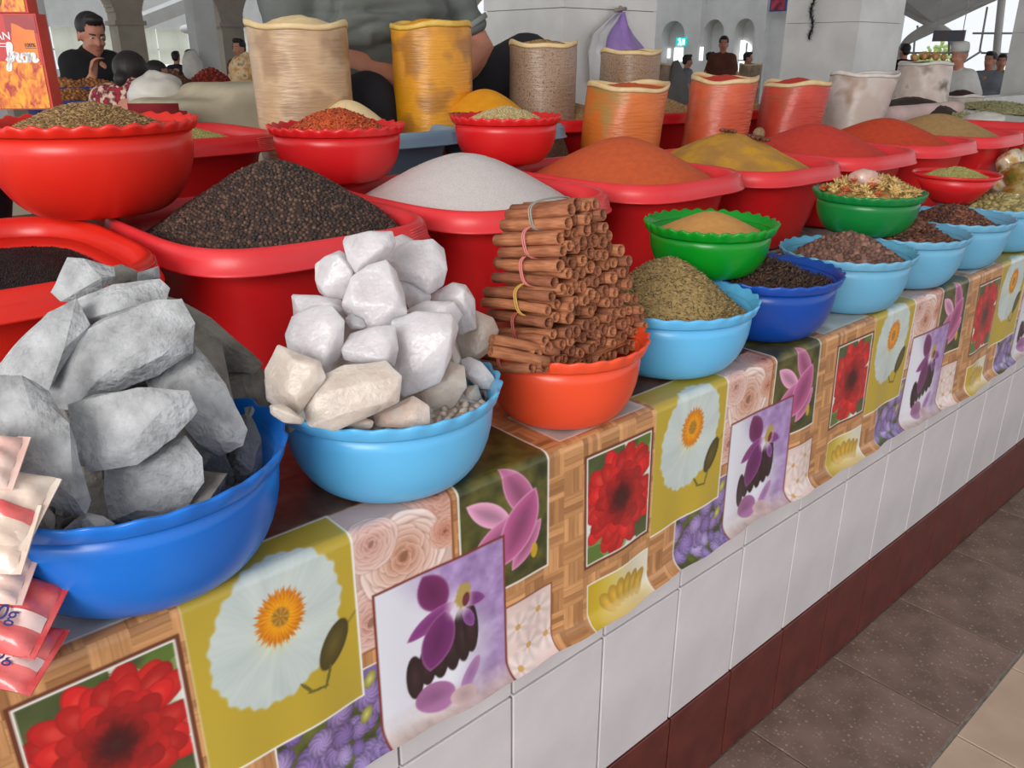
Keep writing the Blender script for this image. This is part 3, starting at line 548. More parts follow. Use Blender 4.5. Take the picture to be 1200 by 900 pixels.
# --- open plastic bags of powder and seed
def bag(name, label, base, r, h, wallm, hemm, fillm, fill_h, lean=(0, 0), flare=1.0, hem=.012, seed=0, grain=None, cat='bag', fill_label=None, tilt=0.0, group=None):
    t = empty(name, base); tag(t, label, cat, group); N = 64; rr = np.random.default_rng(seed); ph = rr.random(6) * 6.28
    def ring(z, k=1.0, extra=0.0):
        f = z / h; P = []
        for i in range(N):
            q = 2 * math.pi * i / N
            w_ = 1 + .018 * math.sin(3 * q + ph[0] + 3 * f) + .012 * math.sin(5 * q + ph[1] - 4 * f) + .004 * math.sin(f * 19 + ph[2] + 3 * math.sin(q * 2 + ph[3])) * math.sin(q * 3 + ph[4])
            R = r * (flare + (1 - flare) * (1 - f)) * w_ * k + extra
            P.append((lean[0] * f + R * math.cos(q), lean[1] * f + R * math.sin(q), z + tilt * f * math.cos(q - 1.2) * r + (.006 * math.sin(2 * q + ph[5]) + .003 * math.sin(5 * q)) * f ** 8))
        return P
    zs = [0, .012] + list(np.linspace(.03, h, 26)); L = [ring(0, .5), ring(0, .93)] + [ring(z) for z in zs[1:]] + [ring(h, .985), ring(h - .02, .965), ring(h - .05, .96)]
    V, F = loft(L, True, True); obj('plastic_wall', recalc(mesh('plastic_wall', V, F)), wallm, t)
    L = [ring(h - hem, 1.008), ring(h - hem * .5, 1.022), ring(h + .001, 1.018), ring(h + .005, 1.0), ring(h + .003, .975), ring(h - hem * .7, .965)]
    V, F = loft(L + [L[0]], False, False); obj('folded_hem', recalc(mesh('folded_hem', V, F)), hemm, t)
    if fillm is not None:
        f = conef(.5); Rf = r * .955
        o = obj(name.replace('bag', 'fill'), heap_mesh('fill', lambda q: Rf, h - .012, lambda x, y, q: fill_h * f(min(1, q)), noise=.008, ns=40, seed=seed), fillm, loc=(base[0] + lean[0], base[1] + lean[1], base[2])); tag(o, fill_label, 'spice', kind='stuff')
        if grain: grains(o, *grain)
    return t
def bagmat(name, c1, c2, c3=None, scale=9, ramp=(.4, .62)): return mat(name, c1, c2, scale=scale, c3=c3, ramp=ramp, rough=.5, coat=.4, coat_rough=.2, bump=.5, bscale=30, bstretch=(.7, .7, 5), detail=2)
HEM = mat('bag_hem', (230, 204, 156), (220, 190, 138), scale=30, rough=.5); HEMW = mat('bag_hem_white', (226, 220, 214), (214, 206, 198), scale=30, rough=.5)
def pbag(cx, ytop, ybot, Y, wpx, **k):
    p = at(cx, ytop, Y); d = dist(p); r = wpx / 2 * d / FPX * .99; q = at(cx, ybot, Y); return p, r
def put_bag(name, label, cx, ytop, wpx, Y, zb, wm, hm, fm, fh, **k):
    p, r = pbag(cx, ytop, 100, Y, wpx); return bag(name, label, (p.x - k.get('lean', (0, 0))[0], Y, zb), r, p.z - zb, wm, hm, fm, fh, **k)
put_bag('powder_bag', 'tall open bag of cream powder beside the seated seller', 349, 29, 113, 2.16, ZS + .05, bagmat('bag_cream', (190, 156, 120), (168, 134, 100), (200, 168, 130)), HEM, G['cream'], .035, seed=1, flare=1.04, fill_label='cream powder rising out of the tall bag')
put_bag('powder_bag', 'tall open bag of yellow turmeric in front of the seller', 504, 29, 95, 2.16, ZS + .05, bagmat('bag_turmeric', (216, 146, 20), (176, 116, 34), (222, 150, 14)), mat('bag_hem_yellow', (226, 190, 96), (214, 168, 60), scale=30, rough=.5), G['turmeric'], .028, seed=2, fill_label='yellow turmeric rising out of the tall bag')
put_bag('seed_bag', 'clear bag of coriander seed beside the seller\'s knee', 636, 51, 80, 2.20, ZS + .03, bagmat('bag_coriander', (158, 128, 102), (116, 90, 70), (178, 150, 126), scale=240), HEM, G['coriander'], .022, seed=3, grain=('ico', (.0028, .0028, .0028), .006, G['coriander'], 1.5), fill_label='coriander seed topping the bag beside the seller')
put_bag('seed_bag', 'clear bag of coriander seed in front of the purple bag', 739, 60, 71, 2.32, ZS + .03, bagmat('bag_coriander_b', (152, 120, 92), (110, 84, 62), (172, 142, 114), scale=240), HEM, G['coriander'], .016, seed=4, grain=('ico', (.0028, .0028, .0028), .006, G['coriander'], 1.5), fill_label='coriander seed topping the bag by the purple bag')
put_bag('powder_bag', 'stout open bag of orange powder behind the orange cone', 737, 99, 93, 1.86, ZS, bagmat('bag_orange', (206, 104, 30), (176, 130, 66), (216, 112, 40), scale=7), HEM, G['paprika'], .016, seed=5, flare=1.03, lean=(.045, 0), tilt=.05, fill_label='orange powder inside the stout open bag')
put_bag('powder_bag', 'stout open bag of orange-red powder behind the spice mix', 850, 91, 75, 1.87, ZS, bagmat('bag_red_orange', (200, 76, 36), (190, 96, 54), (214, 92, 50), scale=7), HEM, G['chili_red'], .020, seed=6, flare=1.03, lean=(.06, 0), tilt=.06, fill_label='red powder inside the orange-red bag')
put_bag('powder_bag', 'stout open bag of red chili powder behind the red cone', 935, 97, 73, 1.88, ZS, bagmat('bag_red', (196, 56, 34), (184, 84, 54), (210, 70, 44), scale=7), HEM, G['chili_red'], .030, seed=7, flare=1.04, lean=(.06, 0), fill_label='red chili powder inside the rightmost red bag')
put_bag('powder_bag', 'cloudy white bag of tan powder beside the right marble pillar', 1013, 86, 68, 1.90, ZS, bagmat('bag_white', (196, 178, 166), (172, 142, 122), (206, 194, 186), scale=7), HEMW, G['ginger'], .010, seed=8, flare=1.12, lean=(.08, 0), fill_label='tan powder inside the cloudy white bag')

# ------------------------------------------------------------------ stones and crystals
def on_depth(px, py, D):
    d = CF + CR * (px - 600) / FPX - CU * (py - 450) / FPX
    return np.array([0, 0, HC]) + d * D
def chunk(name, label, group, pts, Y, m, thick=.8, seed=0, rough=.035, bev=.005, cat='stone', conv=None):
    if conv: pts = [(conv[0] + x * conv[2], conv[1] + y * conv[2]) for x, y in pts]
    c = np.mean(pts, 0); pts = [(c[0] + (x - c[0]) * 1.11, c[1] + (y - c[1]) * 1.11) for x, y in pts]; D = dist(at(c[0], c[1], Y)); rr = np.random.default_rng(seed)
    P = np.array([on_depth(x, y, D) for x, y in pts]); cen = P.mean(0); R2 = P - cen; size = 2 * np.sqrt((R2 ** 2).sum(1).mean()); mn = 2 * np.sort(np.linalg.norm(R2, axis=1))[: max(3, len(pts) // 2)].mean()
    t = mn * thick; view = cen - np.array([0, 0, HC]); view /= np.linalg.norm(view); Q = list(P)
    sh = rr.normal(0, .12, 2)
    sel = set(rr.permutation(len(R2))[: max(4, len(R2) // 2)].tolist())
    Q = [q_ - view * t * rr.uniform(-.06, .26) for q_ in Q]
    for k, p in enumerate(R2):
        if k not in sel: continue
        Q.append(cen + p * rr.uniform(.35, .78) - view * t * rr.uniform(.26, .52)); Q.append(cen + p * rr.uniform(.5, .8) + view * t * rr.uniform(.3, .6))
    Q = np.array(Q); base = np.array([cen[0], cen[1], Q[:, 2].min()])
    b = bmesh.new()
    for q in Q: b.verts.new(q - base)
    r = bmesh.ops.convex_hull(b, input=b.verts); bmesh.ops.delete(b, geom=[g for g in set(r['geom_interior'] + r['geom_unused']) if isinstance(g, bmesh.types.BMVert)], context='VERTS')
    bmesh.ops.dissolve_limit(b, angle_limit=.22, verts=b.verts[:], edges=b.edges[:])
    if bev > 0: bmesh.ops.bevel(b, geom=b.edges[:], offset=bev, segments=1, affect='EDGES', clamp_overlap=True)
    bmesh.ops.triangulate(b, faces=b.faces[:])
    for _ in range(2):
        long_e = [e for e in b.edges if e.calc_length() > size * .07]
        if long_e: bmesh.ops.subdivide_edges(b, edges=long_e, cuts=1); bmesh.ops.triangulate(b, faces=[f for f in b.faces if len(f.verts) > 3])
    bmesh.ops.recalc_face_normals(b, faces=b.faces[:]); b.normal_update()
    co = np.array([v.co[:] for v in b.verts]); no = np.array([v.normal[:] for v in b.verts]); k = 22; s = seed * 3.7
    n1 = fbm(co[:, 0] * k + s, co[:, 1] * k + co[:, 2] * k * .7 + 20, 3) - .45; n2 = fbm(co[:, 0] * 70 + s, co[:, 2] * 70 + co[:, 1] * 50 + 20, 9) - .45
    n1 = n1 + .6 * (np.abs(fbm(co[:, 2] * 34 + s, co[:, 0] * 34 - co[:, 1] * 20 + 60, 5) - .5) * 2 - .3); co += no * (n1 * size * rough * 1.8 + n2 * size * rough)[:, None]
    for v, q in zip(b.verts, co): v.co = q
    me = bpy.data.meshes.new(name); b.to_mesh(me); b.free(); me.polygons.foreach_set('use_smooth', [True] * len(me.polygons)); me.set_sharp_from_angle(angle=.42)
    o = obj(name, me, m, loc=tuple(base)); tag(o, label, cat, group); return o
STONE = mat('grey_stone', (190, 191, 194), (134, 134, 135), scale=30, c3=(166, 167, 169), rough=.9, bump=1.0, bscale=140, detail=10, ramp=(.32, .68))
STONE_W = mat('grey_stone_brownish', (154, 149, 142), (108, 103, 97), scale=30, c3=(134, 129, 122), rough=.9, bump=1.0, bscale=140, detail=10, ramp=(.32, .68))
STONE_D = mat('gap_shade_rubble', (96, 94, 92), (70, 68, 66), scale=30, rough=.9, bump=.6, bscale=140)  # rubble colour darkened so the gaps between the stones look shaded
a6 = (0, 290, .2833); SG = 'grey stones heaped in the blue bowl'
ST = [
 ('knobbly pale grey stone topmost on the pile in the blue bowl', [(225,180),(285,50),(345,55),(460,85),(465,120),(415,175),(300,215),(262,212)], .925, STONE, .8, a6),
 ('small grey stone behind the topmost one on the pile', [(430,90),(500,72),(562,100),(560,145),(470,165),(430,140)], .96, STONE_W, .8, a6),
 ('tiny grey stone at the right tip of the pile top', [(560,110),(650,82),(657,125),(600,150),(560,150)], .975, STONE, .7, a6),
 ('long pale stone lying just under the topmost stone', [(285,270),(340,215),(470,165),(640,140),(680,175),(665,225),(580,265),(420,300),(330,328),(285,310)], .885, STONE, .85, a6),
 ('long slanting grey stone at the left flank of the pile', [(0,490),(90,390),(200,290),(300,235),(350,330),(300,420),(200,570),(90,560),(-20,530)], .885, STONE, .7, a6),
 ('largest pale grey stone in the middle of the pile', [(190,600),(230,520),(320,380),(430,310),(600,250),(720,240),(770,330),(765,440),(640,520),(500,525),(440,600),(320,650),(210,640)], .845, STONE, .7, a6),
 ('brownish grey stone sloping down the right shoulder of the pile', [(690,210),(750,230),(870,300),(980,390),(1070,470),(1030,505),(900,495),(780,440),(740,330),(700,250)], .925, STONE_W, .8, a6),
 ('brownish grey stone at the right rim under the sloping one', [(870,480),(1040,480),(1085,520),(1105,640),(1095,720),(1000,700),(900,640)], .895, STONE_W, .7, a6),
 ('slab-like grey stone with a pale lower edge right of the middle', [(625,520),(640,490),(810,430),(850,470),(920,570),(1000,740),(985,800),(900,838),(830,800),(770,650),(640,590)], .81, STONE, .6, a6),
 ('flat-topped pale stone below the largest stone', [(305,660),(400,625),(560,595),(750,610),(785,680),(700,780),(560,880),(400,905),(330,870),(340,790)], .775, STONE, .7, a6),
 ('pale squarish stone resting on the front rim of the blue bowl', [(127,552),(160,543),(213,517),(230,540),(232,565),(212,596),(153,612),(133,607),(128,583)], .765, STONE, .6, None),
 ('big smooth stone at the left edge next to the white packets', [(-8,450),(28,449),(57,465),(77,500),(90,535),(100,580),(95,595),(70,590),(40,575),(8,530),(-8,510)], .775, STONE, .6, None),
 ('upright slim stone at the right rim of the blue bowl', [(268,545),(283,483),(295,481),(310,505),(312,536),(297,562),(270,567)], .845, STONE, .8, None),
 ('small stone peeping over the front rim of the blue bowl', [(75,622),(100,602),(120,606),(132,614),(125,628),(90,632)], .735, STONE, .9, None),
 ('small dark stone by the packets at the front left rim', [(30,600),(50,588),(63,605),(62,628),(35,632)], .74, STONE_W, .9, None),
 ('small grey stone at the right tip of the blue bowl rim', [(308,492),(326,484),(329,500),(316,514),(308,508)], .90, STONE, .9, None),
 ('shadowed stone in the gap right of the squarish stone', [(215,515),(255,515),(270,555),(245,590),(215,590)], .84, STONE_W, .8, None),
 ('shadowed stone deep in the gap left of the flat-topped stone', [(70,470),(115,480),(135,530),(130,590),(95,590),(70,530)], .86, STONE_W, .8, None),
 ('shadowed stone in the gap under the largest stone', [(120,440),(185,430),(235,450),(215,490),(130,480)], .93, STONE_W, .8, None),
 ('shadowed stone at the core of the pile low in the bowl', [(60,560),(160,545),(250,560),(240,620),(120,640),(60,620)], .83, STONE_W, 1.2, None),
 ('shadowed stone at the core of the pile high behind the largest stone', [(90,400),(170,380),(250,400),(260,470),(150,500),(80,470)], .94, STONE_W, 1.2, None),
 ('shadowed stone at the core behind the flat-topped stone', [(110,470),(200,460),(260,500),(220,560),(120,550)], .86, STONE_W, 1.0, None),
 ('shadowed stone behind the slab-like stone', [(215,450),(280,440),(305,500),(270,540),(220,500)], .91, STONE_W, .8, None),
]
for i, (lb, pts, Y, m, th, cv) in enumerate(ST): chunk('stone', lb, SG, pts, Y, m, th, seed=i + 1, rough=.016, bev=0, conv=cv)
CRY = mat('white_crystal', (216, 210, 213), (192, 185, 188), scale=20, rough=.28, coat=.25, coat_rough=.2, bump=.7, bscale=110, sss=.85, sss_r=.035, detail=8, c3=(206, 200, 203))
CRY_W = mat('cream_crystal', (214, 201, 190), (188, 173, 162), scale=20, rough=.35, coat=.2, coat_rough=.2, bump=.7, bscale=110, sss=.7, sss_r=.025, detail=6)
CRY_P = mat('pinkish_crystal', (226, 198, 180), (232, 216, 206), scale=40, rough=.6, bump=.6, bscale=130, sss=.4, sss_r=.01)
a7 = (290, 250, .2833); CG = 'white crystal lumps heaped in the light blue bowl'
CS = [
 ('topmost white crystal lump of the heap', [(400,120),(410,100),(500,80),(590,80),(605,130),(570,190),(500,245),(450,240),(420,190)], .845, CRY, .9),
 ('rounded white crystal lump at the upper right of the heap', [(575,190),(600,150),(680,120),(760,115),(805,150),(815,230),(800,290),(740,330),(690,300),(610,270)], .865, CRY, .8),
 ('white crystal lump half hidden behind the topmost one', [(590,110),(640,90),(700,120),(690,200),(600,200)], .90, CRY, .9),
 ('white crystal lump at the upper left of the heap', [(285,215),(320,185),(380,160),(430,190),(450,240),(420,340),(350,360),(300,320),(285,270)], .875, CRY, .8),
 ('large flat-faced white crystal in the centre of the heap', [(400,370),(440,270),(500,225),(570,205),(610,250),(640,340),(650,410),(600,460),(510,485),(450,440),(410,410)], .815, CRY, .6),
 ('white crystal with a straight top edge at the left shoulder', [(190,340),(290,345),(380,360),(415,410),(380,450),(250,440),(200,430)], .86, CRY, .9),
 ('big white crystal at the left flank of the heap', [(165,500),(190,430),(260,395),(340,390),(390,450),(385,570),(320,660),(240,620),(175,570)], .815, CRY, .7),
 ('cream pointed crystal at the lower left rim', [(80,650),(130,555),(190,570),(290,620),(315,680),(260,740),(210,820),(130,800),(85,760)], .775, CRY_W, .7),
 ('big oval cream crystal at the front of the heap', [(245,790),(300,690),(400,640),(560,620),(620,680),(610,780),(500,840),(370,890),(270,870)], .735, CRY_W, .7),
 ('wedge of white crystal left of the largest front one', [(395,560),(430,500),(520,475),(600,470),(615,560),(600,625),(480,620),(410,600)], .775, CRY, .8),
 ('largest white crystal hanging at the right front of the heap', [(605,450),(700,420),(830,430),(860,480),(830,600),(790,690),(700,720),(650,745),(615,660),(605,560)], .755, CRY, .5),
 ('white crystal at the right shoulder of the heap', [(760,340),(850,295),(900,305),(935,360),(940,470),(880,495),(840,450),(790,400)], .83, CRY, .9),
 ('white crystal above the largest front one', [(670,400),(740,365),(850,370),(880,420),(850,480),(740,450),(680,430)], .80, CRY, .8),
 ('small white crystal in the gap under the rounded lump', [(625,285),(680,285),(755,340),(745,390),(670,390),(640,340)], .85, CRY, .9),
 ('greyish crystal at the far right of the heap', [(860,510),(940,410),(1010,440),(1037,490),(1000,570),(940,610),(880,590)], .82, CRY_W, .7),
 ('cream rounded crystal under the largest front one', [(680,740),(760,680),(830,620),(890,640),(900,720),(850,800),(760,820),(700,790)], .755, CRY_W, .7),
 ('small bright crystal at the right rim', [(885,610),(920,597),(970,620),(1020,680),(1015,725),(960,720),(900,670)], .768, CRY, .8),
 ('small cream crystal just inside the right rim', [(875,770),(900,720),(950,710),(965,760),(930,810),(885,810)], .758, CRY_W, .8),
 ('pinkish crumbly crystal at the front rim', [(530,830),(600,790),(680,760),(745,800),(748,870),(640,885),(540,880)], .735, CRY_P, .8),
 ('small flat crystal on the left rim', [(95,795),(150,790),(230,850),(220,870),(150,865),(100,830)], .745, CRY_W, .9),
 ('tiny crystal left of the central flat-faced one', [(400,440),(430,415),(480,440),(490,475),(430,480)], .81, CRY, .9),
 ('small crystal wedged by the right shoulder', [(815,600),(850,530),(880,600),(870,640),(820,650)], .785, CRY_W, .9),
 ('pinkish crystal peeping out behind the pointed one', [(70,690),(100,650),(120,700),(110,770),(80,780)], .83, CRY_P, .9),
 ('shadowed crystal low in the front gap', [(590,740),(680,735),(690,790),(640,830),(590,800)], .79, CRY_W, .9),
 ('shadowed crystal behind the wedge', [(370,590),(450,600),(480,680),(400,720),(340,680)], .82, CRY_W, .9),
 ('shadowed crystal in the heap core under the centre', [(420,430),(620,440),(640,600),(430,600)], .86, CRY_W, .9),
 ('shadowed crystal in the heap core at the right', [(640,420),(850,440),(880,620),(660,640)], .86, CRY_W, .9),
 ('shadowed crystal filling the bottom of the bowl at the left', [(120,740),(380,720),(450,860),(180,900)], .815, CRY_W, 1.3),
 ('shadowed crystal filling the bottom of the bowl at the right', [(470,740),(860,720),(960,790),(700,880),(480,880)], .815, CRY_W, 1.2),
 ('shadowed crystal behind the left shoulder', [(280,420),(470,400),(480,600),(330,620)], .87, CRY_W, 1.0),
 ('small grey chip on the inner front rim', [(400,870),(470,845),(520,860),(510,890),(430,900)], .745, CRY_P, .9),
 ('small grey chip on the inner right rim', [(960,735),(1005,725),(1015,755),(985,775)], .772, CRY_P, .9),
]
for i, (lb, pts, Y, m, th) in enumerate(CS): chunk('crystal_lump', lb, CG, pts, Y, m, th, seed=50 + i, rough=.014, bev=.0012, cat='crystal', conv=a7)

CHIP = mat('crystal_chip', (214, 200, 190), (176, 158, 146), rnd=True, ramp=(0, 1), rough=.6)
o = heap_round('crystal_chips', 'small pale chips under the crystal lumps in the light blue bowl', 'chips', (.524, .818, ZB), .118, .090, .02, CHIP, k=.5, noise=.006); grains(o, 'ico', (.007, .005, .004), .010, CHIP, 1.5)
o = heap_round('stone_chips', 'added rubble coloured dark as shade under the stones in the royal blue bowl', 'rubble', (.214, .820, ZB), .112, .056, .03, STONE_D, k=.5, noise=.01); grains(o, 'ico', (.008, .006, .005), .012, STONE_D, 1.5)

# ------------------------------------------------------------------ cinnamon bundles
CIN = [mat('cinnamon_a', (176, 112, 76), (146, 86, 56), scale=40, rough=.75, bump=.4, bscale=60, stretch=(1, 8, 8)), mat('cinnamon_b', (190, 124, 84), (158, 96, 62), scale=40, rough=.75, bump=.4, bscale=60, stretch=(1, 8, 8)), mat('cinnamon_c', (156, 96, 64), (126, 72, 48), scale=40, rough=.75, bump=.4, bscale=60, stretch=(1, 8, 8))]
def quill(seed, r, L, m):
    rr = np.random.default_rng(seed); th = .0014; turns = rr.uniform(1.05, 1.4); n = 22; ph = rr.uniform(0, 6.28); two = rr.random() < .45
    sec = []
    for i in range(n):
        f = i / (n - 1); q = ph + turns * 2 * math.pi * f; R = r * (1.0 - .30 * f if not two else (1 - .36 * abs(2 * f - 1) ** 1.5)); sec.append((R * math.cos(q), R * math.sin(q), q, R))
    outer = [(x, y) for x, y, q, R in sec]; inner = [((R - th) * math.cos(q), (R - th) * math.sin(q)) for x, y, q, R in sec]; loop = outer + inner[::-1]; V = []; K = 5
    for k in range(K):
        z = (k / (K - 1) - 1) * L; s = 1 + .05 * math.sin(k * 2 + ph); bx = .0012 * math.sin(k * 1.3 + ph)
        V += [(z, x * s + bx, y * s) for x, y in loop]
    m_ = len(loop); F = [(k * m_ + i, k * m_ + (i + 1) % m_, (k + 1) * m_ + (i + 1) % m_, (k + 1) * m_ + i) for k in range(K - 1) for i in range(m_)]
    for k in (0, K - 1): F += [(k * m_ + i, k * m_ + i + 1, k * m_ + 2 * n - 2 - i, k * m_ + 2 * n - 1 - i) for i in range(n - 1)]
    me = recalc(mesh('stick', V, F)); me.materials.append(m); return me
QU = [quill(i, [.0082, .0090, .0098, .0076][i % 4], .115 + .004 * (i % 3), CIN[i % 3]) for i in range(10)]
eax = Vector((.06, -.998, 0)).normalized(); P0 = at(645, 350, .745)
def on_plane(px, py):
    d = Vector(CF + CR * (px - 600) / FPX - CU * (py - 450) / FPX); t = (P0 - Vector((0, 0, HC))).dot(eax) / d.dot(eax); return Vector((0, 0, HC)) + d * t
ROWS = [(668, 704, 251), (660, 706, 265), (655, 713, 280), (652, 719, 295), (652, 728, 310), (648, 737, 325), (644, 741, 340), (640, 745, 355), (640, 748, 370), (637, 750, 386), (630, 755, 401), (620, 756, 416), (650, 742, 431), (664, 720, 446)]
EZ = math.atan2(eax.y, eax.x); BC = [(150, 152, 140), (214, 130, 128), (216, 128, 122), (206, 166, 84), (178, 84, 76), (190, 100, 84), (180, 140, 100)]
BM = [mat('rubber_band_%s' % n, c, rough=.5) for n, c in zip(('grey', 'pink', 'rose', 'yellow', 'red', 'brown', 'tan'), BC)]
ordn = ['top', 'second', 'third', 'fourth', 'fifth', 'sixth', 'bottom']; colr = ['grey', 'pink', 'rose', 'yellow', 'red', 'brown', 'tan']
pos = ['at the left end', 'second from the left end', 'third from the left end', 'fourth from the left end', 'fifth from the left end', 'sixth from the left end', 'seventh from the left end']
si = 0
for lay in range(7):
    rows = ROWS[2 * lay: 2 * lay + 2]; Ls = [(on_plane(a, y), on_plane(b, y)) for a, b, y in rows]
    width = max((b - a).length for a, b in Ls); nb = min(6, max(1, round(width / .062)))
    for bi in range(nb):
        St = []
        for ri, (a, b) in enumerate(Ls):
            z = (a.z + b.z) / 2; n = max(2, round((b - a).length / nb / .0158))
            for k in range(n):
                f = (bi + (k + .5) / n) / nb; p = a + (b - a) * f; p.z = z + random.uniform(-.003, .003) + .004 * (k % 2); St.append(p + eax * random.uniform(-.007, .007)); si += 1
        c = sum(St, Vector()) / len(St); t = empty('cinnamon_bundle', tuple(c - eax * .055)); t.rotation_euler = (0, -.17, EZ + random.uniform(-.05, .05))
        tag(t, 'cinnamon bundle with %s band, %s layer, %s' % (colr[lay], ordn[lay], pos[bi]), 'cinnamon', 'cinnamon bundles in the orange-red bowl')
        loc = [((p - c).dot(eax) + .055, (p - c).dot(Vector((-eax.y, eax.x, 0))), (p - c).z) for p in St]
        for q in loc:
            o = obj('stick', random.choice(QU), parent=t, loc=q, rot=(random.uniform(0, 6.28), random.uniform(-.05, .06), random.uniform(-.05, .05)))
        ys = [q[1] for q in loc]; zs = [q[2] for q in loc]; a_, b_ = (max(ys) - min(ys)) / 2 + .0098, (max(zs) - min(zs)) / 2 + .0098; yc, zc = (max(ys) + min(ys)) / 2, (max(zs) + min(zs)) / 2; mb = MB()
        for off in (0, .0035):
            pts = [(.0 + off + .003 * math.sin(i * .4), yc + x, zc + y) for i, (x, y, _z) in enumerate(sup(a_, b_, 3.2, 0, 28))]; mb.tube(pts + [pts[0]], .0011, 5, False)
        mb.build('rubber_band', BM[lay], t)
for lb, a, b, Y in (('loose cinnamon stick slanting across the front of the orange-red bowl', (664, 424), (730, 400), .755), ('loose cinnamon stick at the right front of the orange-red bowl', (706, 414), (748, 402), .775), ('loose cinnamon stick low beside the white crystals', (576, 398), (652, 413), .752), ('loose cinnamon stick lying at the bottom left of the stack', (574, 411), (640, 424), .745)):
    pa, pb = at(a[0], a[1], Y + .02), at(b[0], b[1], Y); d = (pb - pa); me = quill(hash(lb) % 97 if False else len(lb), .0085, d.length, CIN[1]); me.name = 'cinnamon_stick'
    o = obj('cinnamon_stick', me, loc=tuple(pb)); o.rotation_euler = d.to_track_quat('X', 'Z').to_euler(); tag(o, lb, 'cinnamon')

# ------------------------------------------------------------------ dried flowers, star anise, nutmeg
def flower_mesh(seed, m, r=.012):
    rr = np.random.default_rng(seed); mb = MB()
    for ringk, (np_, tilt, ln) in enumerate(((9, .45, 1.0), (7, .9, .85), (5, 1.25, .7))):
        for k in range(np_):
            q = 2 * math.pi * (k + rr.uniform(-.2, .2)) / np_; L = r * ln * rr.uniform(.8, 1.15); c, s = math.cos(q), math.sin(q); ct, st_ = math.cos(tilt), math.sin(tilt)
            def P(a, b, h): return ((a * ct - h * st_) * c - b * s, (a * ct - h * st_) * s + b * c, a * st_ + h * ct)
            w_ = L * .22; V = [P(0, 0, 0), P(L * .5, w_, .0006), P(L * .5, 0, .002), P(L * .5, -w_, .0006), P(L, 0, -.001), P(L * .5, 0, -.001)]
            mb.add(V, [(0, 1, 2), (0, 2, 3), (1, 4, 2), (2, 4, 3), (0, 5, 1), (0, 3, 5), (1, 5, 4), (5, 3, 4)])
    mb.ball((0, 0, .002), r * .28, 6, 4); me = mesh('dried_flower', mb.V, mb.F); me.materials.append(m); return me
FM = [mat('flower_cream', (226, 196, 130), (206, 168, 100), scale=200, rough=.8), mat('flower_straw', (214, 180, 112), (190, 146, 86), scale=200, rough=.8), mat('flower_orange', (206, 120, 70), (190, 84, 50), scale=200, rough=.8)]
FMS = [flower_mesh(i, FM[[0, 0, 1, 2][i % 4]], .0175 + .002 * (i % 3)) for i in range(8)]
k = 0
for i in range(52):
    q = i * 2.39996; rr_ = .100 * math.sqrt((i + .5) / 52); x, y = 1.868 + rr_ * math.cos(q), .880 + rr_ * math.sin(q)
    z = 1.040 + .084 + .030 * (1 - (rr_ / .1) ** 2) + random.uniform(-.003, .004)
    o = obj('dried_flower', FMS[(0, 1, 2, 4, 5, 6)[i % 6]] if (x > 1.83 and i % 7) or i % 3 else FMS[3], loc=(x, y, z), rot=(random.uniform(-.7, .7), random.uniform(-.7, .7), random.uniform(0, 6))); nm_ = ['cream', 'straw-coloured', 'orange'][FM.index(o.data.materials[0])]; sd_ = 'in the middle' if rr_ < .045 else ['at the right rim', 'at the back rim', 'at the left rim', 'at the front rim'][int(((q % 6.28319) + .785) / 1.5708) % 4]; tag(o, 'small %s dried flower %s of the deep green bowl' % (nm_, sd_), 'dried flower', 'dried flowers in the green bowl')
o = heap_round('flower_crumbs', 'crumbled petals under the dried flowers in the deep green bowl', 'petals', (1.868, .880, 1.040), .106, .076, .026, FM[1], k=.5, noise=.006)
def crumple(name, label, cat, c, size, m, seed=0, taper=.6, parent=None, rot=None):
    mb = MB(); mb.ball((0, 0, 0), size, 26, 16); V = np.array(mb.V); rr = np.random.default_rng(seed); s = rr.random(3) * 30
    f = 1 + .22 * (fbm(V[:, 0] / size[0] * 2.2 + s[0] + 9, V[:, 2] / size[2] * 2.2 + V[:, 1] / size[1] * 1.7 + s[1] + 9, seed) - .45) * 2; V *= f[:, None]; t = (V[:, 2] / size[2] + 1) / 2; V[:, :2] *= (1 - (1 - taper) * np.clip(t, 0, 1))[:, None]
    o = obj(name, recalc(mesh(name, V, mb.F)), m, loc=tuple(c), rot=rot); tag(o, label, cat); return o
pa_, pb_ = at(1044, 222, .87), at(992, 204, .90); p = (pa_ + pb_) / 2; o = crumple('plastic_pouch', 'crumpled clear pouch with reddish bits lying on the dried flowers', 'pouch', p, (.026, .018, .050), mat('cloudy_pouch', (220, 164, 142), (214, 190, 182), scale=50, rough=.25, coat=.6, bump=.5, bscale=60), 4, 1.5); o.rotation_euler = (pb_ - pa_).to_track_quat('Z', 'Y').to_euler()
def star_anise(label, c, r, rz):
    mb = MB(); mb.ball((0, 0, 0), r * .18, 6, 4)
    for k in range(8):
        q = 2 * math.pi * k / 8; R3 = Matrix.Rotation(q, 3, 'Z'); mb.ball(R3 @ Vector((r * .55, 0, r * .06)), (r * .46, r * .13, r * .2), 6, 5, R3)
    o = mb.build('star_anise', G['seed_brown'], loc=tuple(c), rot=(.15, .1, rz)); tag(o, label, 'star anise'); return o
zt = lambda dx, dy: ZT + .002 + TH[4] - .03 + .100 * conef(.25)(math.hypot(dx / .21, dy / .26)) + .006
star_anise('large star anise on the tip of the spice mix', (TX[4] + .03, TY - .075, zt(.03, -.075)), .030, .3); star_anise('small star anise at the back of the spice mix tip', (TX[4] - .015, TY + .0, zt(-.015, 0)), .026, 1.1)
star_anise('star anise leaning against the nutmeg on the spice mix', (TX[4] + .045, TY - .05, zt(.045, -.05)), .024, .7)
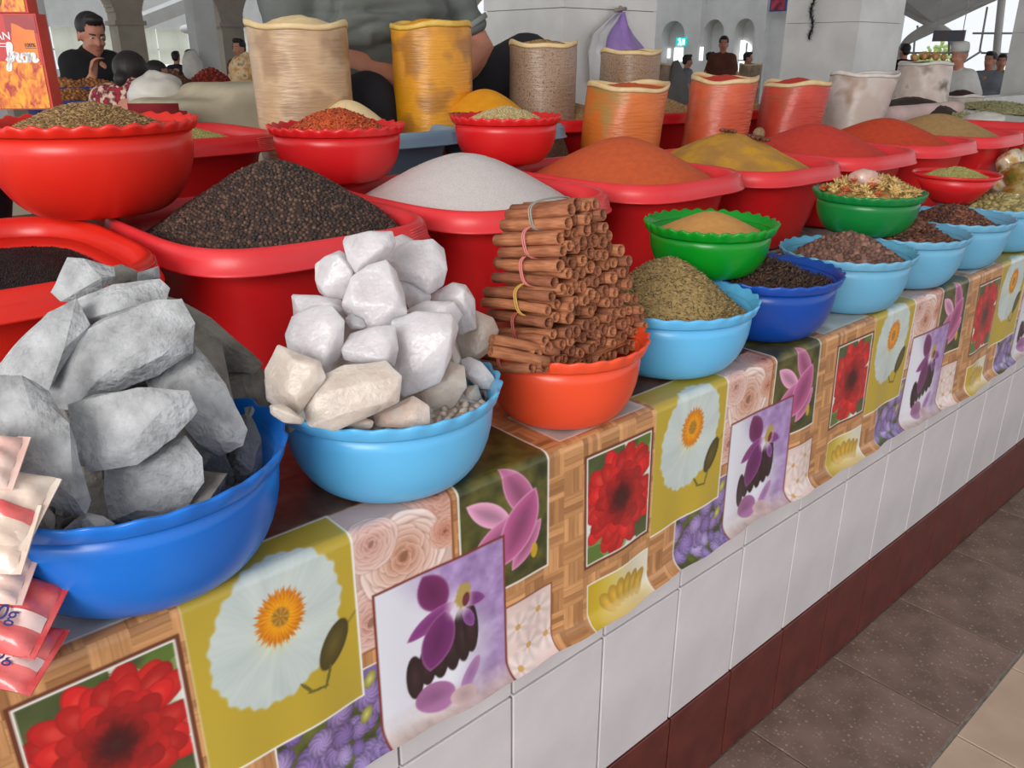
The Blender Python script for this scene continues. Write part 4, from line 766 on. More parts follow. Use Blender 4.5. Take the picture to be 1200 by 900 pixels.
o = MB().ball((0, 0, 0), (.019, .016, .018), 14, 10).build('nutmeg', mat('nutmeg', (150, 122, 88), (120, 94, 64), scale=120, rough=.7, bump=.4, bscale=200), loc=(TX[4] + .062, TY - .05, zt(.062, -.05) + .014)); tag(o, 'round nutmeg on top of the spice mix', 'nutmeg')

# ------------------------------------------------------------------ sachets at the left end and saffron boxes
def font_mesh(cu):
    t_ = bpy.data.objects.new('tmp', cu); COL.objects.link(t_); me = bpy.data.meshes.new_from_object(t_.evaluated_get(bpy.context.evaluated_depsgraph_get())); bpy.data.objects.remove(t_); me.name = 'lettering'; return obj('lettering', me)
def sachet(label, c, rot, L, W, T, m, bandm=None, text=None, seed=0):
    t = empty('sachet', tuple(c)); t.rotation_euler = rot; tag(t, label, 'sachet', 'sachets beside the grey stones'); n1, n2 = 22, 16; V = []; rr = np.random.default_rng(seed); s0 = rr.random() * 20
    for sgn in (1, -1):
        for i in range(n1 + 1):
            for j in range(n2 + 1):
                x, y = i / n1 * 2 - 1, j / n2 * 2 - 1; q = max(0, 1 - x ** 4) ** .6 * max(0, 1 - y ** 4) ** .5; cr = .0016 * math.sin(x * 14 + s0 + 3 * y) * q + .0022 * math.sin(y * 9 + x * 5 + s0)
                V.append((x * L / 2, y * W / 2 * (1 - .06 * (1 - abs(x))), sgn * (T / 2 * q + .0004) + cr * (.4 + q * .6)))
    N = (n1 + 1) * (n2 + 1); F = []
    for i in range(n1):
        for j in range(n2):
            a = i * (n2 + 1) + j; F.append((a, a + n2 + 1, a + n2 + 2, a + 1)); F.append((N + a, N + a + 1, N + a + n2 + 2, N + a + n2 + 1))
    obj('pouch', mesh('pouch', V, F), m, t)
    for sx in (-1, 1): MB().box((sx * L / 2 - .005, -W / 2, -.0006), (sx * L / 2 + .005, W / 2, .0006)).build('crimped_seal', m, t, smooth=False)
    if bandm is not None:
        Vb = []; nb = 14; k0 = [k for k in range(n2 + 1) if .30 * n2 <= k <= .52 * n2]
        for i in range(n1 + 1):
            for j in k0: v = V[i * (n2 + 1) + j]; Vb.append((v[0], v[1], v[2] + .0007))
        kk = len(k0); me = mesh('printed_band', Vb, [(i * kk + j, (i + 1) * kk + j, (i + 1) * kk + j + 1, i * kk + j + 1) for i in range(n1) for j in range(kk - 1)]); b_ = obj('printed_band', me, bandm, t)
        if text:
            cu = bpy.data.curves.new('lettering', 'FONT'); cu.body = text; cu.size = .019; cu.align_x = 'CENTER'; cu.align_y = 'CENTER'; cu.extrude = .0003; cu.materials.append(mat('blue_ink', (60, 60, 130), rough=.5)); o = font_mesh(cu); o.parent = b_; o.location = (L * .18, -W * .09, T / 2 + .0022)
    return t
SR = mat('sachet_red', (206, 54, 58), (226, 110, 108), scale=30, rough=.25, coat=.5, bump=.4, bscale=40); SP = mat('sachet_pink', (226, 178, 166), (236, 208, 196), scale=25, rough=.25, coat=.5, bump=.4, bscale=40); SW = mat('sachet_white', (232, 218, 204), (222, 196, 180), scale=30, rough=.3, coat=.4, bump=.4, bscale=40); SBD = mat('sachet_band', (236, 214, 206), (230, 190, 186), scale=40, rough=.3)
rx = math.atan2(_f[1], _f[0]) - math.pi / 2
for i, (lb, px, py, Y, L, W, T, m, bd, tx, tl, tw) in enumerate((
    ('lowest red sachet lying on the oilcloth by the blue bowl', 8, 762, .735, .14, .075, .022, SR, SBD, '200g', .35, .12),
    ('red sachet with a pale stripe above the lowest one', 6, 712, .745, .14, .085, .026, SR, SBD, '200g', .5, .22),
    ('pale pink sachet in the middle of the sachet stack', 0, 676, .75, .10, .06, .022, SP, None, None, .5, .1),
    ('cloudy white sachet against the rim of the blue bowl', 4, 634, .72, .105, .07, .02, SW, None, None, .7, -.1),
    ('white sachet with red print under the big smooth stone', -4, 585, .735, .13, .08, .024, SW, SR, None, .6, .25),
    ('topmost pinkish sachet by the big smooth stone', -8, 540, .75, .09, .06, .02, SP, None, None, .6, .1))):
    sachet(lb, at(px - 30, py, Y), (tl, tw, rx + .1 * (i % 3 - 1)), L * .82, W * .82, T, m, bd, tx, i)
BOXR = mat('box_red', (206, 44, 50), (196, 36, 42), scale=20, rough=.4); BOXD = mat('box_dark_red', (150, 26, 34), (166, 34, 40), scale=20, rough=.4); BOXO = mat('box_orange', (232, 132, 30), (224, 104, 28), scale=12, rough=.4)
def saffron_print():
    m = mat('saffron_print', (240, 176, 24), (176, 36, 30), scale=70, c3=(236, 128, 24), rough=.4, ramp=(.36, .68), stretch=(1, 1, .55), detail=2, distortion=.9); return m
SAF = saffron_print(); WHITE = mat('print_white', (240, 238, 236), rough=.5); CARD = mat('card_edge', (210, 60, 40), (196, 48, 36), scale=20, rough=.5)
def ribbon(name, strokes, w, m, parent, z=.0012):
    mb = MB()
    for pts in strokes:
        P = []
        for i in range(len(pts) - 1):
            p0 = np.array(pts[max(i - 1, 0)], float); p1 = np.array(pts[i], float); p2 = np.array(pts[i + 1], float); p3 = np.array(pts[min(i + 2, len(pts) - 1)], float)
            for t in np.linspace(0, 1, 7)[:-1]: P.append(.5 * ((2 * p1) + (p2 - p0) * t + (2 * p0 - 5 * p1 + 4 * p2 - p3) * t * t + (3 * p1 - p0 - 3 * p2 + p3) * t ** 3))
        P.append(np.array(pts[-1], float)); P = np.array(P); T = np.gradient(P, axis=0); Nn = np.stack([-T[:, 1], T[:, 0]], 1); Nn /= np.linalg.norm(Nn, axis=1)[:, None] + 1e-9
        slope = np.abs(T[:, 1]) / (np.linalg.norm(T, axis=1) + 1e-9); ww = w * (.55 + .6 * slope); A = P + Nn * ww[:, None] / 2; B = P - Nn * ww[:, None] / 2; n = len(P)
        mb.add([(x, -z, y) for x, y in A] + [(x, -z, y) for x, y in B], [(i, n + i, n + i + 1, i + 1) for i in range(n - 1)])
    o = mb.build(name, m, parent, smooth=False); sd = o.modifiers.new('s', 'SOLIDIFY'); sd.thickness = .0004; return o
def text(body, size, loc, parent, m, shear=0.0):
    cu = bpy.data.curves.new('lettering', 'FONT'); cu.body = body; cu.size = size; cu.extrude = .0002; cu.shear = shear; cu.materials.append(m); cu.offset = size * .012
    o = font_mesh(cu); o.parent = parent; o.location = loc; o.rotation_euler = (math.pi / 2, 0, 0); return o
# local frame of a box: x to its right, -y out of its printed face, origin at its lower right front edge
bp = at(63, 128, 2.02); bh = at(48, 16, 2.02).z - bp.z
def saffron_box(label, base, rz, W, Dp, H, lettering=True):
    t = empty('saffron_box', tuple(base), rz); tag(t, label, 'box', 'saffron boxes'); MB().box((-W, 0, 0), (0, Dp, H)).build('carton', CARD, t, smooth=False); e = .0006
    def pan(name, pts, m, y): n = len(pts); mb = MB(); mb.add([(x, -y, z) for x, z in pts] + [(x, -y + .0006, z) for x, z in pts], [tuple(range(n))] + [(i, i + n, (i + 1) % n + n, (i + 1) % n) for i in range(n)]); return mb.build(name, m, t, smooth=False)
    pan('red_print', [(-W, H * .45), (-.003, H * .45), (-.003, H - .002), (-W, H - .002)], BOXR, .0008); pan('dark_red_print', [(-W * .42, H * .80), (-.003, H * .80), (-.003, H - .002), (-W * .42, H - .002)], BOXD, .0011)
    pan('orange_print', [(-W * .42, H * .48), (-.008, H * .48), (-.008, H * .83), (-.026, H * .84), (-.040, H * .885), (-.050, H * .905)], BOXO, .0014); pan('saffron_picture', [(-W, .002), (-.005, .002), (-.005, H * .47), (-.03, H * .50), (-W, H * .52)], SAF, .0017)
    if lettering:
        s = H / .19; R = [(-.098 + x * .001 * s, H * .475 + y * .001 * s) for x, y in [(0, 0)]][0]
        L = lambda pts: [(-.005 - .062 * s + x * .00098 * s, H * .505 + y * .00098 * s) for x, y in pts]
        ribbon('script_lettering', [L([(-8, 2), (0, 12), (6, 26), (7, 35), (3, 38), (0, 30), (-1, 14), (-2, -4), (-4, -15), (-8, -17), (-8, -9), (-2, -1), (6, 4)]), L([(4, 2), (9, 14), (11, 19), (12, 14), (17, 17), (15, 5), (19, 0), (24, 5)]), L([(33, 17), (27, 15), (24, 7), (28, 0), (34, 3), (36, 11), (32, 17), (30, 14), (38, 13)]), L([(37, 12), (41, 17), (40, 8), (38, 0), (43, 12), (49, 17), (51, 12), (48, 3), (52, 0), (58, 6)])], .0060 * s, WHITE, t, .0026)
        text('AN', .021 * s, (-.088 * s, -.0020, H * .735), t, WHITE); ink = mat('black_ink', (70, 30, 24), rough=.5); text('100%', .0105 * s, (-.034 * s, -.0020, H * .66), t, ink); MB().box((-.033 * s, -.0020, H * .645), (-.010 * s, -.0014, H * .650)).build('printed_line', ink, t, smooth=False)
        for q in (.69, .66): MB().box((-.088 * s, -.0020, H * q), (-.064 * s, -.0014, H * q + .0014)).build('printed_line', WHITE, t, smooth=False)
    else:
        ring = sup(.036, .030, 2, 0, 40); MB().tube([(-.085 + x, -.003, .03 + y) for x, y, _z in ring] + [(-.085 + ring[0][0], -.003, .03 + ring[0][1])], .003, 6, False).build('bowl_picture', mat('bowl_print', (196, 186, 160), rough=.5), t)
    return t
rzb = rx + .10
saffron_box('lower saffron box with white script lettering', bp, rzb, .15, .05, bh)
saffron_box('upper saffron box standing on the lower one', (bp.x - .012 * math.cos(rzb), bp.y - .012 * math.sin(rzb), bp.z + bh + .001), rzb + .02, .15, .05, bh, False)

# ------------------------------------------------------------------ people
SKIN = mat('skin', (204, 142, 116), (190, 126, 102), scale=12, rough=.5, sss=.3, sss_r=.01, bump=.05, bscale=120); HAIR = mat('dark_hair', (26, 22, 22), (40, 34, 32), scale=60, rough=.5, bump=.4, bscale=90, stretch=(4, 4, 1)); EYEW = mat('eye_white', (230, 226, 220), rough=.3); DARK = mat('eye_dark', (30, 22, 20), rough=.3); LIP = mat('lips', (168, 96, 86), rough=.5)
def fabric(name, c, c2=None, bump=.25, **k): return mat(name, c, c2 or tuple(max(0, x - 10) for x in c), scale=k.pop('scale', 9), rough=.9, bump=bump, bscale=k.pop('bscale', 220), **k)
def hand(mb, w, d, side, r=.0085, curl=.5):
    """palm and five fingers from the wrist w along direction d"""
    w = Vector(w); d = Vector(d).normalized(); u = Vector((0, 0, 1)); s = d.cross(u)
    if s.length < .1: s = Vector((1, 0, 0))
    s.normalize(); n = s.cross(d).normalized(); pc = w + d * .045; mb.cap(w, w + d * .03, .024, .026, 8)
    for k in range(4):
        a = w + d * .02 + s * (k - 1.5) * .017; b = w + d * .082 + s * (k - 1.5) * .0195; mb.cap(a, b, .0135, .011, 7); ln = (.036, .042, .040, .030)[k]; c = b + d * ln * .7 - n * ln * curl; e = c + d * ln * .2 * (1 - curl) - n * ln * .75; mb.cap(b, c, r * 1.05, r, 7); mb.cap(c, e, r, r * .85, 7)
    a = w + d * .025 + s * side * .022; b = a + s * side * .03 + d * .028 - n * .012; c = b + d * .03 - n * .012; mb.cap(a, b, .0125, .011, 7); mb.cap(b, c, .0105, .0085, 7)
def person(name, label, loc, rz, shirt, trousers, scale=1.0, arms=None, head_turn=0.0, head_tilt=0.0, hair='short', hairm=None, voxel=.016, skin=None, face=True, cap=None, sleeve=.6, legs=True, group=None, lean=0.0, fat=1.0, drop=0.0):
    """a standing figure facing local -y; arms: [(shoulder, elbow, wrist, hand direction), ...]"""
    t = empty(name, tuple(loc), rz); t.scale = (scale,) * 3; tag(t, label, 'person', group); skin = skin or SKIN; hairm = hairm or HAIR
    ly = lambda z: -lean * max(0, z - .9)
    S = {1: Vector((.172, ly(1.42), 1.395)), -1: Vector((-.172, ly(1.42), 1.395))}
    A = arms or [(None, Vector((.25, .03, 1.14)), Vector((.27, -.04, .90)), Vector((0, -.1, -1))), (None, Vector((-.25, .03, 1.14)), Vector((-.27, -.04, .90)), Vector((0, -.1, -1)))]
    b = MB(); hc = Vector((0, ly(1.62) - .012 - drop * .6, 1.60 - drop)); RH = Matrix.Rotation(head_turn, 3, 'Z') @ Matrix.Rotation(head_tilt, 3, 'X'); H = lambda x, y, z: hc + RH @ Vector((x, y, z))
    b.cap((0, ly(1.40) + .01, 1.40), hc + Vector((0, .01, -.06)), .062, .056); b.ball(H(0, .012, .035), (.077, .096, .088), 16, 12, RH); b.ball(H(0, -.022, -.045), (.058, .066, .075), 14, 10, RH); b.ball(H(0, -.05, -.085), (.032, .03, .028), 10, 8, RH)
    b.cap(H(0, -.083, .012), H(0, -.106, -.030), .008, .014, 8)
    for s in (1, -1): b.ball(H(s * .077, .01, -.012), (.010, .020, .032), 8, 6, RH); b.ball(H(s * .034, -.074, -.028), (.022, .018, .02), 8, 6, RH)
    b.cap((0, ly(1.0), 1.0), (0, ly(1.32), 1.32), .10, .12)
    for i, (sh, el, wr, hd) in enumerate(A):
        s = 1 if i == 0 else -1; sh = sh or S[s]; b.cap((0, ly(1.36), 1.36), sh, .08, .05); b.cap(sh, el, .050, .041); b.cap(el, wr, .042, .027); hand(b, wr, hd, -s)
    if legs:
        for s in (1, -1): b.cap((s * .09, 0, .92), (s * .10, -.01, .48), .075, .05); b.cap((s * .10, -.01, .48), (s * .105, .02, .08), .05, .036); b.cap((s * .105, .04, .04), (s * .115, -.13, .035), .04, .03)
        b.cap((-.09, 0, .93), (.09, 0, .93), .09, .09)
    obj('body', remesh(b, voxel, 3), skin, t)
    c = MB(); f = fat
    c.cap((-.10 * f, ly(.98), .95), (.10 * f, ly(.98), .95), .125 * f, .125 * f); c.cap((-.085 * f, ly(1.12) - .01, 1.12), (.085 * f, ly(1.12) - .01, 1.12), .12 * f, .12 * f); c.cap((-.10, ly(1.28) - .01, 1.28), (.10, ly(1.28) - .01, 1.28), .125 * f, .125 * f); c.cap((-.13, ly(1.38), 1.385), (.13, ly(1.38), 1.385), .088, .088); c.cap((0, ly(1.44) + .01, 1.40), (0, ly(1.46) + .012, 1.445), .085, .066)
    for i, (sh, el, wr, hd) in enumerate(A):
        s = 1 if i == 0 else -1; sh = sh or S[s]; e2 = sh + (el - sh) * min(1, sleeve * 1.25); c.cap((s * .10, ly(1.38), 1.37), sh, .085, .060); c.cap((0, ly(1.42), 1.44), sh, .055, .052); c.cap(sh, e2, .060, .053)
        if sleeve > .9: c.cap(el, el + (wr - el) * .85, .055, .042)
    obj('shirt', remesh(c, max(voxel, .016), 4, disp=lambda q: .006 * (fbm(q[:, 0] * 14 + 40, q[:, 2] * 9 + q[:, 1] * 12 + 40, 7) - .45)), shirt, t)
    if legs:
        c = MB(); c.cap((-.08, 0, .93), (.08, 0, .93), .125, .125)
        for s in (1, -1): c.cap((s * .09, 0, .90), (s * .10, -.01, .48), .098, .072); c.cap((s * .10, -.01, .48), (s * .105, .02, .10), .072, .06)
        obj('trousers', remesh(c, .02, 3), trousers, t)
    if hair:
        c = MB()
        if hair == 'short': c.ball(H(0, .022, .052), (.086, .100, .086), 16, 12, RH); c.ball(H(0, -.045, .108), (.06, .045, .032), 12, 8, RH); c.ball(H(0, .06, -.005), (.07, .055, .06), 12, 8, RH)
        elif hair == 'long': c.ball(H(0, .022, .045), (.090, .104, .094), 16, 12, RH); c.ball(H(0, .06, -.03), (.072, .06, .08), 12, 10, RH); c.ball(H(0, .12, -.01), (.04, .045, .045), 12, 10, RH)
        elif hair == 'scarf': c.ball(H(0, .02, .04), (.100, .115, .105), 16, 12, RH); c.ball(H(0, .06, -.08), (.085, .08, .11), 12, 10, RH)
        me = remesh(c, .012, 2, 'hair')
        bm = bmesh.new(); bm.from_mesh(me); inv = RH.transposed(); lim = -.052 if hair == 'short' else -.035
        kill = [v for v in bm.verts if (inv @ (v.co - hc)).y < lim and (inv @ (v.co - hc)).z < (.072 if hair == 'short' else .06)]; bmesh.ops.delete(bm, geom=kill, context='VERTS'); bm.to_mesh(me); bm.free(); obj('hair', me, hairm, t)
    if cap is not None:
        c = MB(); L = []
        for r, z in ((.092, .04), (.098, .045), (.098, .09), (.086, .125), (.05, .138), (.0, .14)):
            L.append([tuple(H(r * .93 * math.cos(2 * math.pi * i / 24), .012 + r * 1.08 * math.sin(2 * math.pi * i / 24), z + .01)) for i in range(24)])
        V, F = loft(L); obj('skullcap', recalc(mesh('skullcap', V, F)), cap, t)
    if face:
        for s in (1, -1):
            MB().ball(H(s * .031, -.083, .010), (.011, .007, .0045), 8, 6, RH).build('eye', EYEW, t); MB().ball(H(s * .031, -.0895, .009), (.0065, .004, .0045), 8, 6, RH).build('pupil', DARK, t); MB().cap(H(s * .016, -.093, .028), H(s * .046, -.083, .031), .0045, .003, 6).build('eyebrow', hairm, t)
        MB().cap(H(-.014, -.0865, -.060), H(.014, -.0865, -.060), .005, .005, 6).build('mouth', LIP, t)
    return t

# the seller on his seat behind the tall bags: built in world units
def seller():
    c0 = Vector((1.62, 2.50, 0)); t = empty('person', (1.62, 2.50, 1.02)); tag(t, 'seated seller in a grey T-shirt and black trousers behind the tall bags', 'person')
    L = lambda x, y, z: Vector((x, y, z)) - Vector((1.62, 2.50, 1.02))
    sl, sr = L(1.885, 2.50, 1.66), L(1.315, 2.50, 1.66); el = at(560, 62, 2.42) - Vector((1.62, 2.50, 1.02)); er = L(1.30, 2.42, 1.44); wl = L(1.70, 2.27, 1.335); wr = L(1.60, 2.28, 1.335)
    b = MB(); b.cap(L(1.6, 2.55, 1.15), L(1.6, 2.52, 1.65), .13, .15); b.cap(L(1.6, 2.50, 1.72), L(1.6, 2.46, 1.86), .075, .07)
    hc = L(1.6, 2.44, 1.93); b.ball(hc + Vector((0, .01, .035)), (.082, .10, .092), 16, 12); b.ball(hc + Vector((0, -.02, -.05)), (.064, .07, .08), 14, 10); b.cap(hc + Vector((0, -.088, .012)), hc + Vector((0, -.112, -.03)), .009, .015, 8)
    for s in (1, -1): b.ball(hc + Vector((s * .082, .01, -.01)), (.01, .02, .034), 8, 6)
    for sh, e, w_, s in ((sl, el, wl, 1), (sr, er, wr, -1)):
        b.cap(L(1.6, 2.5, 1.64), sh, .1, .07); b.cap(sh, e, .072, .060); b.ball(e, (.062, .062, .064), 12, 8); b.cap(e, e + (w_ - e) * .35, .062, .060); b.cap(e + (w_ - e) * .35, w_, .060, .036); hand(b, w_, (Vector((-s * .6, -.35, -.5))), -s, .0095, .6)
    hip = L(1.6, 2.58, 1.13); kl = at(618, 72, 2.33) - Vector((1.62, 2.50, 1.02)); kr = L(1.44, 2.27, 1.275)
    for k, fx in ((kl, .25), (kr, -.1)): b.cap(hip, k, .10, .07); b.cap(k, k + Vector((-fx * .3, -.02, -.36)), .06, .045)
    obj('body', remesh(b, .010, 4), SKIN, t)
    c = MB(); c.cap(L(1.48, 2.50, 1.20), L(1.72, 2.50, 1.20), .19, .19); c.cap(L(1.50, 2.47, 1.33), L(1.70, 2.47, 1.33), .195, .195); c.cap(L(1.49, 2.48, 1.47), L(1.71, 2.48, 1.47), .19, .19); c.cap(L(1.47, 2.50, 1.60), L(1.73, 2.50, 1.60), .165, .165); c.cap(L(1.40, 2.50, 1.665), L(1.80, 2.50, 1.665), .10, .10); c.cap(L(1.6, 2.5, 1.68), L(1.6, 2.495, 1.755), .11, .09)
    for sh, e in ((sl, el), (sr, er)): c.cap(L(1.6 + (.12 if sh is sl else -.12), 2.5, 1.64), sh, .10, .092); c.cap(sh, sh + (e - sh) * (.58 if sh is sl else 1.0), .092, .082)
    def fold(q):
        z = q[:, 2] + 1.02; x = q[:, 0]; return .020 * np.sin(z * 62 + 5 * np.sin(x * 5 + 1) + 2 * x) * np.exp(-((z - 1.46) / .10) ** 2) * (.4 + .6 * np.sin(x * 4 + .6)) + .010 * (fbm(q[:, 0] * 9 + 40, q[:, 2] * 14 + q[:, 1] * 9 + 40, 7) - .45)
    fold0 = fold
    def fold(q):
        z = q[:, 2] + 1.02; x = q[:, 0] + 1.62; d = fold0(q)
        for (x0, z0, sl_, w_, a_, ex) in ((1.50, 1.545, .10, .012, .022, .16), (1.60, 1.50, -.05, .012, .020, .14), (1.42, 1.475, .35, .013, .020, .10), (1.72, 1.52, -.2, .012, .016, .10), (1.55, 1.44, .18, .014, .016, .16), (1.40, 1.56, 2.2, .02, .02, .05)):
            d = d - a_ * np.exp(-((z - z0 - sl_ * (x - x0)) / w_) ** 2) * np.exp(-((x - x0) / ex) ** 2)
        return d
    obj('t_shirt', remesh(c, .009, 6, disp=fold), fabric('grey_tshirt', (104, 108, 104), (92, 96, 92), bump=.15), t)
    for sh, e in ((sl, el),):
        a = sh + (e - sh) * .66; d = (e - sh).normalized(); V, F = loft([[tuple(p) for p in []]] if False else [[tuple(a + d * dz + (d.orthogonal().normalized() * math.cos(q) + d.cross(d.orthogonal().normalized()) * math.sin(q)) * r_) for q in np.linspace(0, 2 * math.pi, 25)[:-1]] for dz, r_ in ((-.004, .078), (-.004, .0915), (.012, .0905), (.014, .0885), (.014, .078))], False, False); obj('sleeve_hem', recalc(mesh('sleeve_hem', V, F)), fabric('grey_hem', (130, 134, 132)), t)
    c = MB(); c.cap(hip + Vector((-.1, 0, 0)), hip + Vector((.1, 0, 0)), .16, .16)
    for k, fx in ((kl, .25), (kr, -.1)): c.cap(hip + Vector((.09 if k is kl else -.09, 0, 0)), k, .125, .098); c.cap(k, k + Vector((-fx * .3, -.02, -.30)), .095, .075)
    obj('trousers', remesh(c, .014, 5, disp=lambda q: .006 * (fbm(q[:, 0] * 14 + 40, q[:, 2] * 14 + q[:, 1] * 12 + 40, 9) - .45)), fabric('black_trousers', (26, 26, 34), (20, 20, 26)), t)
    c = MB(); c.ball(hc + Vector((0, .022, .055)), (.09, .104, .088), 16, 12); c.ball(hc + Vector((0, .06, -.01)), (.074, .058, .06), 12, 8); obj('hair', remesh(c, .012, 2, 'hair'), HAIR, t)
    for s in (1, -1): MB().ball(hc + Vector((s * .032, -.088, .010)), (.013, .008, .007), 8, 6).build('eye', EYEW, t); MB().ball(hc + Vector((s * .032, -.0945, .009)), (.0055, .004, .0055), 8, 6).build('pupil', DARK, t); MB().cap(hc + Vector((s * .016, -.098, .030)), hc + Vector((s * .047, -.088, .033)), .005, .0035, 6).build('eyebrow', HAIR, t)
    MB().cap(hc + Vector((-.022, -.09, -.062)), hc + Vector((.022, -.09, -.062)), .007, .007, 6).build('mouth', LIP, t)
seller()
MB().box((1.2, 2.56, .55), (2.05, 2.86, 1.02)).build('seller_bench', M['wood_board'], smooth=False); tag(bpy.data.objects['seller_bench'], 'wooden bench the seller sits on', 'bench')
MB().box((1.15, 2.54, 0), (2.1, 2.88, .55)).build('bench_plinth', M['wood_board'], bpy.data.objects['seller_bench'], smooth=False)

# ------------------------------------------------------------------ pillars, hall and what stands in it
def atx(px, py, X):
    d = CF + CR * (px - 600) / FPX - CU * (py - 450) / FPX
    return Vector(np.array([0, 0, HC]) + d * (X / d[0]))
def pillar(x0, x1, y0, y1, label):
    o = MB().box((x0 + .012, y0 + .012, 0), (x1 - .012, y1 - .012, 4.45)).build('pillar', M['grout'], smooth=False); tag(o, label, 'pillar', kind='structure')
    zs = [0, .41, 1.01, 1.61, 2.21, 2.81, 3.41, 4.01, 4.45]; g = .0016
    for a, b in zip(zs, zs[1:]):
        MB().box((x0, y0, a + g), (x1, y0 + .0119, b - g)).build('panel', M['marble'], o, smooth=False); MB().box((x0, y0 + .0122, a + g), (x0 + .0119, y1, b - g)).build('panel', M['marble'], o, smooth=False)
    return o
pillar(2.905, 3.56, 2.9, 3.46, 'white marble pillar behind the seller with the purple bag'); pillar(5.64, 6.26, 2.9, 3.44, 'white marble pillar with a tinsel garland'); pillar(9.9, 10.55, 2.9, 3.44, 'white marble pillar at the right edge')
def stripwall(name, axis, const, thick, lo, hi, step, bottom, top, m, label):
    mb = MB(); n = int(round((hi - lo) / step))
    for i in range(n):
        a = lo + i * step; b = a + step; zb = bottom((a + b) / 2)
        if zb >= top - .01: continue
        mb.box((a, const, zb), (b, const + thick, top)) if axis == 'x' else mb.box((const, a, zb), (const + thick, b, top))
    o = mb.build(name, m, smooth=False); recalc(o.data); tag(o, label, 'wall', kind='structure'); return o
# left: arcade, white columns, window wall with blinds
YA = 18.0; xc = [at(158, 62, YA).x + k * (at(276, 62, YA).x - at(158, 62, YA).x) for k in range(-3, 6)]; cw = .245; sp = xc[1] - xc[0]; zsp = 2.02
def arcb(x):
    k = min(xc, key=lambda c: abs(c - x)); d = abs(x - k)
    if d < cw: return 0.0
    r = sp / 2 - cw; q = sp / 2 - d; return zsp + math.sqrt(max(0, r * r - q * q)) if abs(q) < r else zsp
stripwall('wall_arcade', 'x', YA, .5, xc[0] - .3, xc[-1] + .3, .02, arcb, 4.4, M['plaster_warm'], 'plastered arcade of round arches at the back of the hall')
for x in xc: 
    o = MB().box((x - cw - .05, YA - .05, zsp - .10), (x + cw + .05, YA + .55, zsp - .02)).build('trim_1', M['plaster_warm'], smooth=False); tag(o, 'moulded capital of an arcade column', 'trim', kind='structure')
for i, (px, wpx, Y) in enumerate(((52, 22, 14.0), (245, 24, 14.5))):
    a, b = at(px - wpx / 2, 62, Y), at(px + wpx / 2, 62, Y); o = MB().box((a.x, Y, 0), (b.x, Y + (b.x - a.x), 4.4)).build('column', M['plaster'], smooth=False); tag(o, 'white square column in the hall', 'column', kind='structure')
YW = 30.0; xl, xr = at(-60, 62, YW).x, at(420, 62, YW).x
zb0, zb1 = .95, at(165, 33, YW).z
o = MB().box((xl, YW, zb1), (xr, YW + .3, 4.4)).box((xl, YW, 0), (xr, YW + .3, zb0)).build('wall_back', M['plaster'], smooth=False); tag(o, 'pale wall above and below the far window band', 'wall', kind='structure')
BLIND = mat('blind_fabric', (252, 253, 244), rough=.9, trans=.85); FRAME = mat('window_frame', (170, 172, 170), rough=.6)
wn = MB(); 
for x in np.arange(xl, xr, 1.1): wn.box((x, YW + .1, zb0), (x + .06, YW + .16, zb1))
wn.box((xl, YW + .1, zb0 + .55), (xr, YW + .16, zb0 + .60)); o = wn.build('window_1', FRAME, smooth=False); tag(o, 'far window band with blinds', 'window', kind='structure')
for a, b in ((64, 100), (101, 142), (165, 185), (186, 222), (256, 268), (270, 330)):
    xa, xb = at(a, 62, YW).x, at(b, 62, YW).x; n = max(8, int((xb - xa) / .06)); V = []; F = []
    for k in range(n + 1):
        x = xa + (xb - xa) * k / n; y = YW - .05 + .018 * math.sin(k * 1.9); V += [(x, y, zb0 + .12), (x, y, zb1 - .01), (x, y + .004, zb0 + .12), (x, y + .004, zb1 - .01)]
    for k in range(n): q = 4 * k; F += [(q, q + 4, q + 5, q + 1), (q + 2, q + 3, q + 7, q + 6)]
    obj('blind', mesh('blind', V, F), BLIND, o)
pa, pb = at(168, 24, 24), at(240, -4, 22); o = MB().tube([pa, pa + (pb - pa) * .5, pb], .22, 4).build('beam', M['plaster'], smooth=False); tag(o, 'white sloping roof beam in the back hall', 'beam', kind='structure')
o = MB().ball((0, 0, 0), (.28, .28, .12), 16, 10).build('lamp_globe', mat('globe', (236, 236, 232), rough=.3), loc=tuple(at(224, 34, 22))); tag(o, 'white round lamp hanging by the far windows', 'lamp'); MB().box((-.01, -.01, .11), (.01, .01, 2.2)).build('rod', FRAME, o, smooth=False)
# middle: far wall with three niches, exit sign, bright doorways, poster
XM = 20.0
def yx(px): return atx(px, 62, XM).y
nich = [(yx(801), yx(774)), (yx(846), yx(823)), (yx(881), yx(859))]; ntop = atx(800, 24, XM).z
def nb_(y):
    for a, b in nich:
        if a < y < b: r = (b - a) / 2; return (ntop - r) + math.sqrt(max(0, r * r - (y - (a + b) / 2) ** 2))
    return 0.0
stripwall('wall_far', 'y', XM, .35, yx(1042), yx(640), .02, nb_, 4.4, M['plaster'], 'tall pale far wall with three arched niches'); o = MB().box((XM + .36, yx(1042), 0), (XM + .5, yx(640), 4.4)).build('wall_niche_back', M['plaster'], smooth=False); tag(o, 'recessed back of the arched niches', 'wall', kind='structure')
for px in (818, 893):
    o = MB().box((XM - .18, yx(px + 5), 0), (XM, yx(px - 5), 4.4)).build('pilaster', M['plaster'], smooth=False); tag(o, 'flat pilaster on the far wall', 'pilaster', kind='structure')
LIT = lampmat('daylit_glass', (250, 252, 255), 1.6); n = 0
